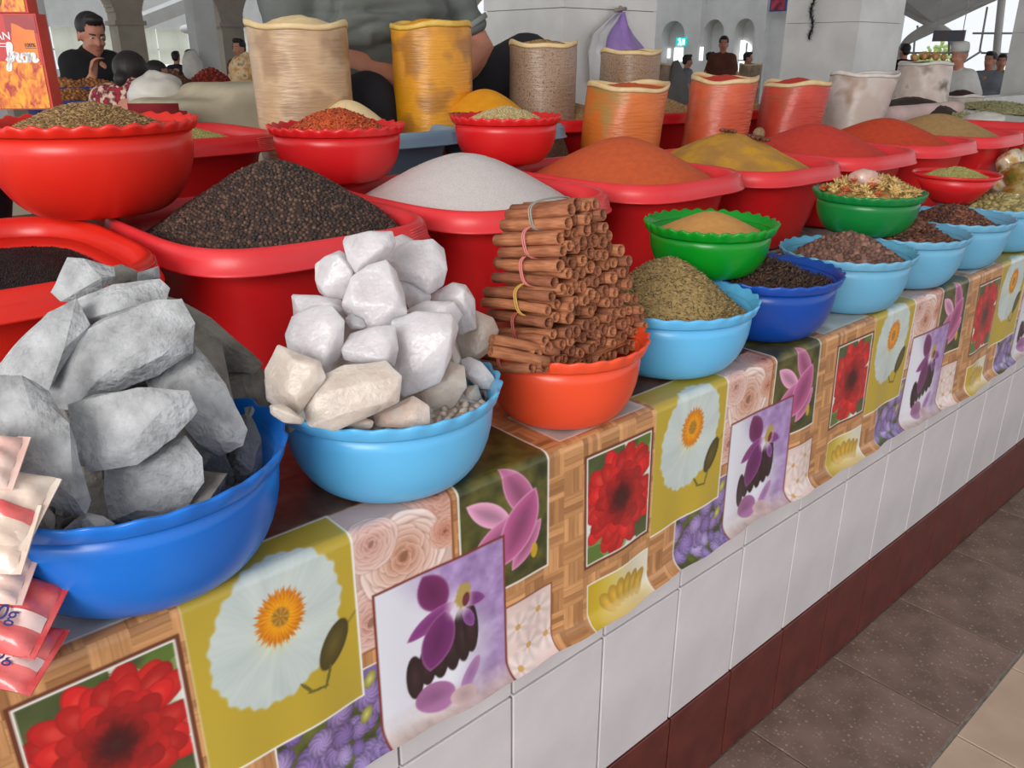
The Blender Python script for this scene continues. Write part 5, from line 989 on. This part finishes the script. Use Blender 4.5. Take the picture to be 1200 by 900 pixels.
for (x0, x1, y0, y1, X) in ((779, 785, 57, 68, XM + .35), (791, 804, 56, 72, XM + .35), (821, 823.5, 55, 71, XM - .19)):
    p, q = atx(x0, y0, X), atx(x1, y1, X); n += 1; d = MB().box((X - .03, q.y, q.z), (X, p.y, p.z)).build('door_%d' % n, LIT, smooth=False); tag(d, 'bright daylit doorway in the far wall', 'doorway', kind='structure')
p = atx(866, 74, XM + .3); mb = MB(); Rw = .42; V = [(p.x, p.y + Rw * math.cos(t), p.z + .1 + Rw * 1.1 * math.sin(t)) for t in np.linspace(0, math.pi, 17)] + [(p.x, p.y - Rw, p.z - .35), (p.x, p.y + Rw, p.z - .35)]
mb.add(V + [(x + .03, y, z) for x, y, z in V], [tuple(range(19)), tuple(range(37, 18, -1))] + [(i, (i + 1) % 19, (i + 1) % 19 + 19, i + 19) for i in range(19)]); o = mb.build('window_2', LIT, smooth=False); tag(o, 'bright round-topped window in the far wall', 'window', kind='structure')
for k in (-.2, .2): MB().box((p.x - .03, p.y + k - .02, p.z - .35), (p.x - .001, p.y + k + .02, p.z + .5)).build('glazing_bar', FRAME, o, smooth=False)
MB().box((p.x - .03, p.y - .42, p.z + .05), (p.x - .001, p.y + .42, p.z + .09)).build('glazing_bar', FRAME, o, smooth=False)
p, q = atx(793, 44, XM - .05), atx(804, 54, XM - .05); t = empty('exit_sign', ((p.x), (p.y + q.y) / 2, (p.z + q.z) / 2)); tag(t, 'glowing cyan exit sign on the far wall', 'sign'); hy, hz = (p.y - q.y) / 2, (p.z - q.z) / 2
MB().box((-.02, -hy, -hz), (.02, hy, hz)).build('lit_panel', lampmat('cyan_lit', (0, 190, 186), 1.0), t, smooth=False); wl = lampmat('white_lit', (230, 255, 250), 1.2); MB().box((-.03, -hy * .8, -hz * .7), (-.02, -hy * .25, hz * .7)).build('door_symbol', wl, t, smooth=False)
MB().cap((-.025, hy * .25, hz * .45), (-.025, hy * .3, hz * .5), .04, .04, 8).cap((-.025, hy * .25, hz * .2), (-.025, hy * .1, -hz * .2), .03, .03, 6).cap((-.025, hy * .1, -hz * .2), (-.025, hy * .45, -hz * .65), .025, .025, 6).cap((-.025, hy * .1, -hz * .2), (-.025, -hy * .05, -hz * .7), .025, .025, 6).build('running_figure', wl, t)
p, q = atx(904, -6, XM - .2), atx(921, 13, XM - .2); t = empty('poster', (p.x, (p.y + q.y) / 2, (p.z + q.z) / 2)); tag(t, 'framed poster with a pink flower beside the marble pillar', 'poster'); hy, hz = (p.y - q.y) / 2, (p.z - q.z) / 2
MB().box((-.02, -hy, -hz), (.02, hy, hz)).build('frame', mat('poster_frame', (60, 70, 130), rough=.5), t, smooth=False); MB().box((-.026, -hy * .8, -hz * .85), (-.02, hy * .8, hz * .9)).build('picture', mat('poster_picture', (196, 60, 90), (90, 30, 50), scale=5, rough=.5), t, smooth=False)
# right: glazed gable with curved ribs
XG = 16.0; RIBM = mat('rib_plaster', (206, 204, 200), (196, 194, 190), scale=4, rough=.9)
def gp(px, py, dx=0): return atx(px, py, XG + dx)
def rib(name, label, pts, r, m=RIBM):
    P = []
    for i in range(len(pts) - 1):
        p0, p1, p2, p3 = [np.array(pts[max(0, min(len(pts) - 1, i + k))], float) for k in (-1, 0, 1, 2)]
        for t in np.linspace(0, 1, 6)[:-1]: P.append(.5 * ((2 * p1) + (p2 - p0) * t + (2 * p0 - 5 * p1 + 4 * p2 - p3) * t * t + (3 * p1 - p0 - 3 * p2 + p3) * t ** 3))
    P.append(np.array(pts[-1], float)); o = MB().tube([gp(*q) for q in P], r, 10).build(name, m); tag(o, label, 'rib', kind='structure'); return o
rib('trim_2', 'curved plaster rib rising from the floor to the crossing', [(1040, 110), (1052, 72), (1062, 50), (1078, 37), (1095, 29), (1120, 17), (1165, -4), (1200, -18)], .075); rib('trim_3', 'plaster rib falling from the roof to the crossing', [(1040, 2), (1060, 12), (1085, 25), (1104, 34), (1117, 46), (1121, 70), (1120, 110)], .07)
rib('trim_4', 'plaster rib arching low under the crossing', [(1066, 48), (1083, 40), (1098, 33)], .05)
rib('trim_5', 'broad mullion of the gable window', [(1166, 110), (1168, 60), (1174, 0), (1176, -20)], .06)
wn = MB()
for a, b in (((1148, 60), (1157, 8)), ((1076, 36), (1075, 30)), ((1112, 65), (1112, 40)), ((1070, 70), (1072, 46)), ((1140, 39), (1200, 39)), ((1060, 62), (1118, 62)), ((1150, 62), (1200, 64)), ((1118, 80), (1150, 60))): wn.tube([gp(*a), gp(*b)], .018, 6)
o = wn.build('window_3', FRAME); tag(o, 'thin bars of the bright glazed gable', 'window', kind='structure')
a = gp(1046, 3); b = gp(1095, 28); c = gp(1180, -10); V = [a, b, c, gp(1046, -60)]; V2 = [(v[0] - 4, v[1] - .2, v[2] + .9) for v in V]; mb = MB(); mb.add([tuple(v) for v in V] + V2, [(0, 1, 2, 3), (0, 4, 5, 1), (1, 5, 6, 2), (4, 7, 6, 5)]); o = mb.build('ceiling_gable', M['plaster'], smooth=False); tag(o, 'grey vault surface above the glazed gable', 'ceiling', kind='structure')
t = empty('hanging_sign', tuple(atx(1112, 42, 14.5))); tag(t, 'small dark signboard hanging below the rib crossing', 'sign'); MB().box((-.02, -.24, -.08), (.02, .24, .08)).build('board', mat('sign_board', (122, 104, 104), (96, 108, 124), scale=4, rough=.6), t, smooth=False)
for k in (-.2, .2): MB().box((-.005, k - .005, .08), (.005, k + .005, 1.0)).build('hanger', FRAME, t, smooth=False)
LEAF = mat('leaves', (206, 226, 150), (186, 210, 130), scale=3, rough=.9)
for px, py, r in ((1100, 66, .7), (1080, 70, .45)):
    mb = MB(); p = atx(px, py + 6, 34)
    for k in range(260): v = Vector(RNG.normal(0, 1, 3)).normalized() * r * RNG.uniform(.5, 1); mb.ball(v, r * .09, 5, 4)
    o = empty('garden_tree', (p.x, p.y, 0)); tag(o, 'sunlit tree seen through the low arch window' if px > 1090 else 'small sunlit tree at the left of the low arch window', 'tree'); c_ = mb.build('foliage', LEAF, o, loc=(0, 0, p.z)); c_['kind'] = 'stuff'; MB().cap((0, 0, 0), (0, 0, p.z), .18, .12).build('trunk', M['wood_board'], o)
o = MB().box((6.9, 2.98, 0), (9.88, 3.16, 1.05)).build('wall_parapet', M['marble'], smooth=False); tag(o, 'low white parapet between the right pillars', 'parapet', kind='structure')
o = MB().box((-8, -6, 4.45), (15.5, 17.9, 4.6)).build('ceiling', M['plaster'], smooth=False); tag(o, 'white market hall ceiling', 'ceiling', kind='structure')

# purple bag on the pillar, tinsel garland
def hanging_bag():
    t = empty('carrier_bag', tuple(at(727, 14, 2.86))); tag(t, 'purple and white carrier bag hanging on the marble pillar', 'bag')
    o0 = at(727, 14, 2.86); Q = lambda px, py, dy=0.0: at(px, py, 2.86 + dy) - o0
    def sheet(name, left, right, m, th):
        V = []; n = 14; rows = len(left); F = []
        for (l, r) in zip(left, right):
            for s in (-1, 1):
                for k in range(n + 1): f = k / n; p = Q(l[0] + (r[0] - l[0]) * f, l[1] + (r[1] - l[1]) * f); p.y += -s * th * math.sin(math.pi * f) * min(1, (l[1] - 8) / 40) * (.8 + .3 * math.sin(f * 17 + l[1] * .1)) - .01 * math.sin(f * 9 + l[1] * .05); V.append(p)
        w_ = n + 1
        for i in range(rows - 1):
            for s in (0, 1):
                for k in range(n): a = (2 * i + s) * w_ + k; b = (2 * (i + 1) + s) * w_ + k; F.append((a, a + 1, b + 1, b))
        obj(name, mesh(name, V, F), m, t)
    sheet('purple_side', [(724, 15), (715, 26), (700, 42), (700, 60), (703, 80), (704, 96)], [(731, 14), (735, 26), (745, 42), (756, 56), (762, 80), (764, 96)], mat('purple_plastic', (172, 140, 208), (156, 122, 194), scale=12, rough=.35, bump=.5, bscale=18, stretch=(2, 2, 1), trans=.2), .06)
    sheet('white_side', [(721, 15), (708, 26), (694, 40), (690, 60), (692, 80), (693, 96)], [(728, 15), (722, 26), (712, 42), (708, 60), (708, 80), (708, 96)], mat('white_plastic', (222, 220, 222), (206, 204, 206), scale=12, rough=.35, bump=.4, bscale=18, trans=.3), .04)
    mb = MB(); mb.cap(Q(727, 13, .04), Q(727, 9, .0), .012, .010, 8); mb.cap(Q(722, 12), Q(733, 10), .010, .008, 8); mb.build('knot', mat('knot_plastic', (140, 124, 120), rough=.5), t)
hanging_bag()
def tinsel():
    a, b = atx(956, -30, 5.615), atx(950, 46, 5.615); t = empty('tinsel_garland', tuple(b)); tag(t, 'dark silvery tinsel garland hanging on the marble pillar', 'garland'); mb = MB(); core = MB()
    pts = [a - b + (b - b) * 0 + (Vector((0, 0, 0)) - (a - b)) * f + Vector((-.01, .012 * math.sin(f * 14), 0)) for f in np.linspace(0, 1, 14)]; core.tube(pts, .003, 6); core.build('wire', mat('wire', (60, 60, 64), rough=.4, metal=.8), t)
    for k in range(520):
        f = RNG.random(); i = min(12, int(f * 13)); p = pts[i] + (pts[i + 1] - pts[i]) * (f * 13 - i); d = Vector(RNG.normal(0, 1, 3)).normalized(); d.x = -abs(d.x) * .5; e = d.cross(Vector((0, 0, 1))); e = (e if e.length > .1 else Vector((0, 1, 0))).normalized() * .0045; L = RNG.uniform(.028, .05)
        mb.add([p - e, p + e, p + d * L], [(0, 1, 2)])
    mb.build('tinsel_needles', mat('tinsel', (64, 66, 66), (30, 32, 32), scale=60, rough=.5), t)
tinsel()

# goods at the far right end of the stall
put_bag('nut_bag', 'big wrinkled clear bag with walnuts on top at the far end', 1085, 74, 63, 2.33, ZS, bagmat('bag_nuts', (196, 176, 164), (110, 84, 64), (214, 198, 188), scale=9, ramp=(.35, .7)), HEMW, G['coriander'], .02, seed=11, flare=.94, fill_label='nuts filling the big wrinkled bag')
WAL = mat('walnut', (196, 150, 98), (160, 112, 66), scale=60, rough=.7, bump=.6, bscale=90); wme = MB().ball((0, 0, 0), (.021, .018, .018), 12, 8); wme = mesh('walnut', wme.V, wme.F); wme.materials.append(WAL)
pb_ = at(1085, 74, 2.33)
for k in range(12):
    q = k * 2.4; r_ = .10 * math.sqrt(k / 12); o = obj('walnut', wme, loc=(pb_.x + r_ * math.cos(q), 2.33 + r_ * math.sin(q), pb_.z + .042 - .14 * r_ + .004 * (k % 3)), rot=(k, k * 2, k * 3)); tag(o, 'tan walnut %s of the pile on the big wrinkled bag' % (['at the very top', 'in the middle', 'at the right edge', 'at the back', 'at the left edge', 'at the front'][0 if k == 0 else 1 if k < 4 else 2 + int(((q % 6.28319) + .785) / 1.5708) % 4]), 'walnut', 'walnuts on the wrinkled bag')
p = at(1068, 126, 2.12); heap_round('dried_fruit_heap', 'dark heap of dried fruit behind the pink roll', 'spice', (p.x, 2.12, p.z - .03), .26, 0, .085, G['clove'], k=.5, noise=.01)
put_bag('seed_bag', 'short open bag behind the dark dried fruit', 1088, 113, 28, 2.42, ZS, bagmat('bag_short_a', (206, 194, 182), (180, 162, 148)), HEMW, G['clove'], .01, seed=12, fill_label='dark seeds in the short bag behind the dried fruit')
put_bag('seed_bag', 'short wide bag heaped with dark brown seed by the parapet', 1126, 112, 50, 2.42, ZS, bagmat('bag_short_b', (210, 200, 190), (182, 166, 152)), HEMW, G['pod'], .05, seed=13, fill_label='dark brown seed heaped in the short wide bag')
pa, pb = at(1036, 136, 1.98), at(1121, 127, 2.0); o = MB().tube([pa + (pb - pa) * f for f in np.linspace(0, 1, 9)], [.042, .044, .042, .041, .042, .04, .041, .042, .044], 14).build('cloth_roll', fabric('pink_roll', (226, 196, 190), (212, 182, 176), bump=.4, bscale=40)); tag(o, 'pale pink rolled bag edge lying before the dried fruit', 'roll')
def sheet(name, label, cat, x0, x1, y0, y1, z, m, seed, amp=.02):
    n = 30; V = []; 
    for i in range(n + 1):
        for j in range(n + 1): x, y = x0 + (x1 - x0) * i / n, y0 + (y1 - y0) * j / n; V.append((x, y, 0))
    V = np.array(V); V[:, 2] = z + amp * (fbm(V[:, 0] * 5 + seed * 9 + 50, V[:, 1] * 7 + 50, seed) - .3) * 2; V2 = V - np.array([0, 0, .003]); N = len(V); F = []
    for i in range(n):
        for j in range(n): a = i * (n + 1) + j; F += [(a, a + n + 1, a + n + 2, a + 1), (N + a, N + a + 1, N + a + n + 2, N + a + n + 1)]
    o = obj(name, mesh(name, np.concatenate([V, V2]), F), m); tag(o, label, cat); return o
WS = mat('white_sheet', (222, 218, 210), (206, 200, 190), scale=8, rough=.4, bump=.3, bscale=12); HERB = mat('dried_herb', (184, 178, 134), (128, 124, 84), rnd=True, ramp=(0, 1), rough=.8)
sheet('plastic_sheet', 'white plastic sheet spread with dried herbs at the far end', 'sheet', 4.35, 6.9, 1.55, 2.35, 1.075, WS, 2, .03)
for i, (px, py, Y, r) in enumerate(((1165, 127, 2.15, .26), (1178, 140, 1.9, .18), (1125, 139, 1.85, .13))):
    p = at(px, py, Y); o = heap_round('herb_heap', ['low heap of dried green herbs farthest back on the white sheet', 'low heap of dried green herbs in the middle of the white sheet', 'thin dark herb heap at the near edge of the white sheet'][i], 'herb', (p.x, Y, 1.09), r, 0, .035, HERB, k=.6, noise=.01); grains(o, 'uv', (.016, .003, .003), .012, HERB, .5)
p = at(1150, 152, 1.66); crumple('paper_wrap', 'crumpled white paper at the near edge of the herb sheet', 'paper', (p.x, 1.66, 1.115), (.16, .09, .035), WS, 21, .8)
FOIL = [mat('foil_pack_gold', (196, 150, 60), (120, 112, 40), scale=22, c3=(226, 214, 190), rough=.2, coat=.8, bump=.6, bscale=40), mat('foil_pack_green', (110, 112, 50), (190, 170, 120), scale=22, c3=(150, 120, 40), rough=.2, coat=.8, bump=.6, bscale=40)]
for i, (px, py, Y) in enumerate(((1186, 190, 1.12), (1197, 205, 1.05), (1183, 212, 1.10), (1194, 226, 1.04), (1206, 190, 1.10), (1208, 218, 1.02))):
    p = at(px, py, Y); crumple('clear_packet', ['glossy packet of dried fruit topmost by the last red tub', 'glossy golden packet in the middle of the packet pile', 'glossy green packet beside the last red tub', 'glossy golden packet lowest above the cardamom', 'glossy green packet cut by the right edge, upper', 'glossy packet cut by the right edge, lower'][i], 'packet', p, (.075, .05, .045), FOIL[i % 2], 30 + i, .85, rot=(.3 * i, .2 * i, i))
p = at(1196, 246, .98); o = heap_round('dried_pod_heap', 'brown dried pods between the packets and the cardamom', 'spice', (p.x, .98, p.z - .03), .09, 0, .03, G['pod'], k=.5); grains(o, 'uv', (.014, .005, .005), .009, G['pod'], .6)

# ------------------------------------------------------------------ background stalls, furniture and people
BTRAY = mat('blue_tray', (52, 66, 130), (44, 56, 112), scale=6, rough=.4); RTRAY = mat('red_tray', (170, 34, 34), rough=.4)
APR = mat('dried_apricot', (176, 112, 52), (112, 66, 34), rnd=True, ramp=(0, 1), c3=(150, 92, 44), rough=.6); DATE = mat('date_brown', (112, 70, 46), (62, 38, 28), rnd=True, ramp=(0, 1), rough=.6); REDF = mat('dried_red_fruit', (172, 54, 30), (110, 28, 20), rnd=True, ramp=(0, 1), rough=.6)
def back_stall(label, X0, X1, Y0, Y1, ztop, items):
    t = empty('market_stall', ((X0 + X1) / 2, (Y0 + Y1) / 2, 0)); tag(t, label, 'stall'); hx, hy = (X1 - X0) / 2, (Y1 - Y0) / 2; MB().box((-hx, -hy, ztop - .05), (hx, hy, ztop)).build('table_top', M['wood_board'], t, smooth=False); MB().box((-hx + .04, -hy + .05, 0), (hx - .04, -hy + .08, ztop - .05)).build('front_panel', M['plaster_warm'], t, smooth=False)
    for sx in (-1, 1): MB().box((sx * (hx - .06) - .03, hy - .1, 0), (sx * (hx - .06) + .03, hy - .04, ztop - .05)).build('leg', M['wood_board'], t, smooth=False)
    for (lb, hl, px, py, Y, W, tm, hm, hh, gs) in items:
        p = at(px, py, Y); tub('fruit_tray', lb, 'tray', (p.x, Y, ztop + .001), W, .40, max(.06, p.z - ztop), tm, ribs=False); o = heap_tub('dried_fruit_heap', hl, 'dried fruit', (p.x, Y, ztop + .001), W, .40, max(.06, p.z - ztop) - .02, hh, hm, k=.5, rad=(W * .5, .2), noise=.02, ns=20); grains(o, 'ico', (gs, gs, gs * .8), gs * 1.8, hm, 1.5)
z1 = 1.0; x1 = at(100, 100, 4.9).x
back_stall('dried fruit stall of the man in the black T-shirt', x1 - .7, x1 + .75, 4.6, 5.35, z1, [('blue tray of dried apricots by the saffron boxes', 'brown dried apricots in the tray by the saffron boxes', 72, 101, 5.12, .36, BTRAY, APR, .05, .012), ('blue tray in front of the man in black', 'heap of golden raisins spilling before the man in black', 108, 104, 5.08, .42, BTRAY, APR, .065, .011), ('blue tray behind the floral dress', 'brown nuts heaped behind the floral dress', 138, 106, 5.0, .32, BTRAY, DATE, .05, .012), ('low blue tray at the front of the apricot stall', 'pale raisins at the front of the apricot stall', 88, 116, 4.72, .5, BTRAY, APR, .06, .010)])
x2 = at(232, 100, 7.4).x
back_stall('dried fruit stall before the far windows', x2 - .75, x2 + .8, 7.0, 7.9, 1.02, [('blue tray of brown dates', 'brown dates heaped in a blue tray', 203, 100, 7.5, .36, BTRAY, DATE, .13, .016), ('blue tray of red dried fruit', 'tall heap of red dried fruit', 248, 101, 7.5, .46, BTRAY, REDF, .16, .016), ('red tray of dark red fruit', 'dark red fruit heaped in a red tray', 228, 112, 7.15, .5, RTRAY, REDF, .10, .015), ('blue tray of orange dried fruit', 'orange dried fruit at the end of the far stall', 266, 112, 7.2, .3, BTRAY, APR, .12, .015)])
def put(label, px, ytop, Y, rz, shirt, trousers, **k):
    p = at(px, ytop, Y); return person('person', label, (p.x, Y, 0), rz, shirt, trousers, scale=p.z / (1.745 - k.get('drop', 0)), **k)
BLK = fabric('black_cloth', (24, 25, 28), (18, 19, 22)); DKC = fabric('dark_cloth', (44, 44, 52)); GRC = fabric('grey_cloth', (128, 134, 142)); NVY = fabric('navy_cloth', (40, 46, 66)); BRN = fabric('brown_cloth', (104, 58, 44)); FLO = fabric('floral_cloth', (176, 40, 60), (226, 190, 170), scale=26, c3=(90, 30, 40), ramp=(.38, .6)); WHC = fabric('white_cloth', (216, 214, 210)); GRN = fabric('olive_cloth', (120, 126, 84)); JEAN = fabric('jeans', (60, 74, 104)); PAT = fabric('patterned_cloth', (190, 130, 70), (70, 44, 36), scale=14, c3=(214, 190, 150))
put('young man in a black T-shirt standing behind the dried apricots', 97, 12, 5.85, .40, BLK, DKC, head_turn=-.35, head_tilt=.28, drop=.05, voxel=.011, arms=[(None, Vector((.22, -.04, 1.16)), Vector((.13, -.22, 1.21)), Vector((-.5, -.5, .2))), (None, Vector((-.22, -.07, 1.15)), Vector((-.19, -.22, 1.32)), Vector((.1, -.25, 1)))], sleeve=.62, fat=1.05)
put('dark-haired woman in a floral dress seen from behind', 147, 57, 4.40, math.pi - .6, FLO, DKC, hair='long', face=False, head_turn=-.3, drop=.10, legs=True)
put('woman with tied dark hair in profile at the far stall', 182, 69, 6.6, 1.15, GRC, DKC, hair='long', legs=True)
put('man in dark clothes against the far window blinds', 205, 59, 15.5, 2.4, DKC, DKC, face=False, voxel=.02); put('man in a grey shirt with a white bag at the bare window', 222, 57, 14.2, .9, GRC, JEAN, face=True, voxel=.02); put('man in dark red at the right end of the far stall', 279, 44, 11.0, -1.1, BRN, DKC, voxel=.02)
p = at(226, 76, 14.0); crumple('plastic_bag', 'white plastic bag held by the man at the bare window', 'bag', (p.x, 14.0, p.z), (.20, .16, .24), WS, 41, .6)
p = at(184, 108, 4.1); crumple('plastic_bag', 'big white plastic bag behind the red chair', 'bag', (p.x, 4.1, p.z), (.130, .12, .085), WS, 42, .85); p = at(287, 84, 6.4); crumple('cloth_bundle', 'round patterned bundle beside the beige cover', 'bundle', (p.x, 6.4, p.z), (.12, .12, .13), PAT, 43, .9)
# red chair and beige covered bench in front of them
p = at(187, 122, 3.35); t = empty('chair', (p.x, 3.42, 0), rx + .1); tag(t, 'dark red padded chair in front of the white plastic bag', 'chair'); RC = fabric('dark_red_cover', (132, 28, 34)); zc = p.z
o = obj('backrest', bevel_box(.245, .06, .30, .028, 4, 'backrest'), RC, t, (0, 0, zc - .15)); o.data.polygons.foreach_set('use_smooth', [True] * len(o.data.polygons)); obj('seat', bevel_box(.26, .36, .07, .025, 3, 'seat'), RC, t, (0, .2, .62))
for sx in (-1, 1):
    for sy in (0, 1): MB().tube([(sx * .10, sy * .32 + .02, 0), (sx * .10, sy * .32 + .02, .6 if sy else zc - .1)], .013, 8).build('leg', FRAME, t)
BEI = fabric('beige_cover', (196, 184, 158), (176, 164, 138), scale=6, bump=.35, bscale=24); c = MB(); p = at(255, 130, 3.5); p1 = at(292, 100, 3.5); hx = .34
c.box((at(206, 130, 3.5).x, 3.5, 0), (p.x + hx + .2, 4.05, at(240, 119, 3.5).z)); c.box((at(268, 100, 3.5).x, 3.5, 0), (p.x + hx + .2, 4.05, p1.z)); o = obj('covered_bench', remesh(c, .025, 10, 'covered_bench', disp=lambda q: .02 * (fbm(q[:, 0] * 7 + 40, q[:, 2] * 7 + q[:, 1] * 6 + 40, 3) - .45)), BEI); tag(o, 'bench under a beige cloth behind the fennel tub', 'bench')
put('broad man in brown walking before the far niches', 849, 41, 8.6, -1.0, BRN, DKC, voxel=.02, fat=1.15); put('person in black half hidden behind the marble pillar', 757, 43, 9.4, 2.0, BLK, BLK, hair='long', face=False, voxel=.02); put('man in grey seated under the exit sign', 806, 63, 9.0, 1.0, GRC, NVY, voxel=.02, legs=True); put('dark figure behind the broad man in brown', 833, 60, 10.4, .5, BLK, BLK, voxel=.02)
put('dark figure right of the broad man in brown', 877, 60, 9.5, .5, BLK, BLK, voxel=.02)
put('old man in a white cap and pale shirt seated sideways', 1134, 49, 3.55, -1.75, WHC, DKC, hair='short', hairm=fabric('grey_hair', (150, 146, 140)), cap=WHC, voxel=.014, fat=1.15, lean=.15, head_tilt=.1); put('person in black standing before the glazed gable', 1062, 50, 6.4, 2.6, BLK, BLK, face=False, voxel=.02); put('dark-haired man just behind the white-capped man', 1163, 59, 4.2, -1.6, GRC, DKC, voxel=.018); put('person in olive green beside the right pillar', 1176, 62, 4.6, -1.2, GRN, DKC, voxel=.02)
for i, (px, py, Y, r, m) in enumerate(((880, 92, 6.2, .14, 'bag_mid'), (769, 95, 5.0, .13, 'bag_mid2'))):
    p = at(px, 75, Y); bag('seed_bag', ['tan open bag far behind the red powder bags', 'brown open bag far behind the coriander bag'][i], (p.x, Y, .75), r, p.z - .75, bagmat(m, (160, 130, 100), (120, 92, 66)), HEM, G['coriander'], .02, seed=60 + i, fill_label=['tan grain in the far open bag', 'brown grain in the far open bag'][i])
p = at(790, 96, 4.9); crumple('grain_sack', 'grey sack standing behind the orange powder bags', 'sack', (p.x, 4.9, p.z - .1), (.16, .13, .25), fabric('grey_sack', (120, 118, 116)), 44, .7)
o = MB().box((4.2, 4.5, 0), (10.5, 6.6, .74)).build('rear_counter', M['wood_board'], smooth=False); tag(o, 'dark rear counter carrying the far bags', 'counter')
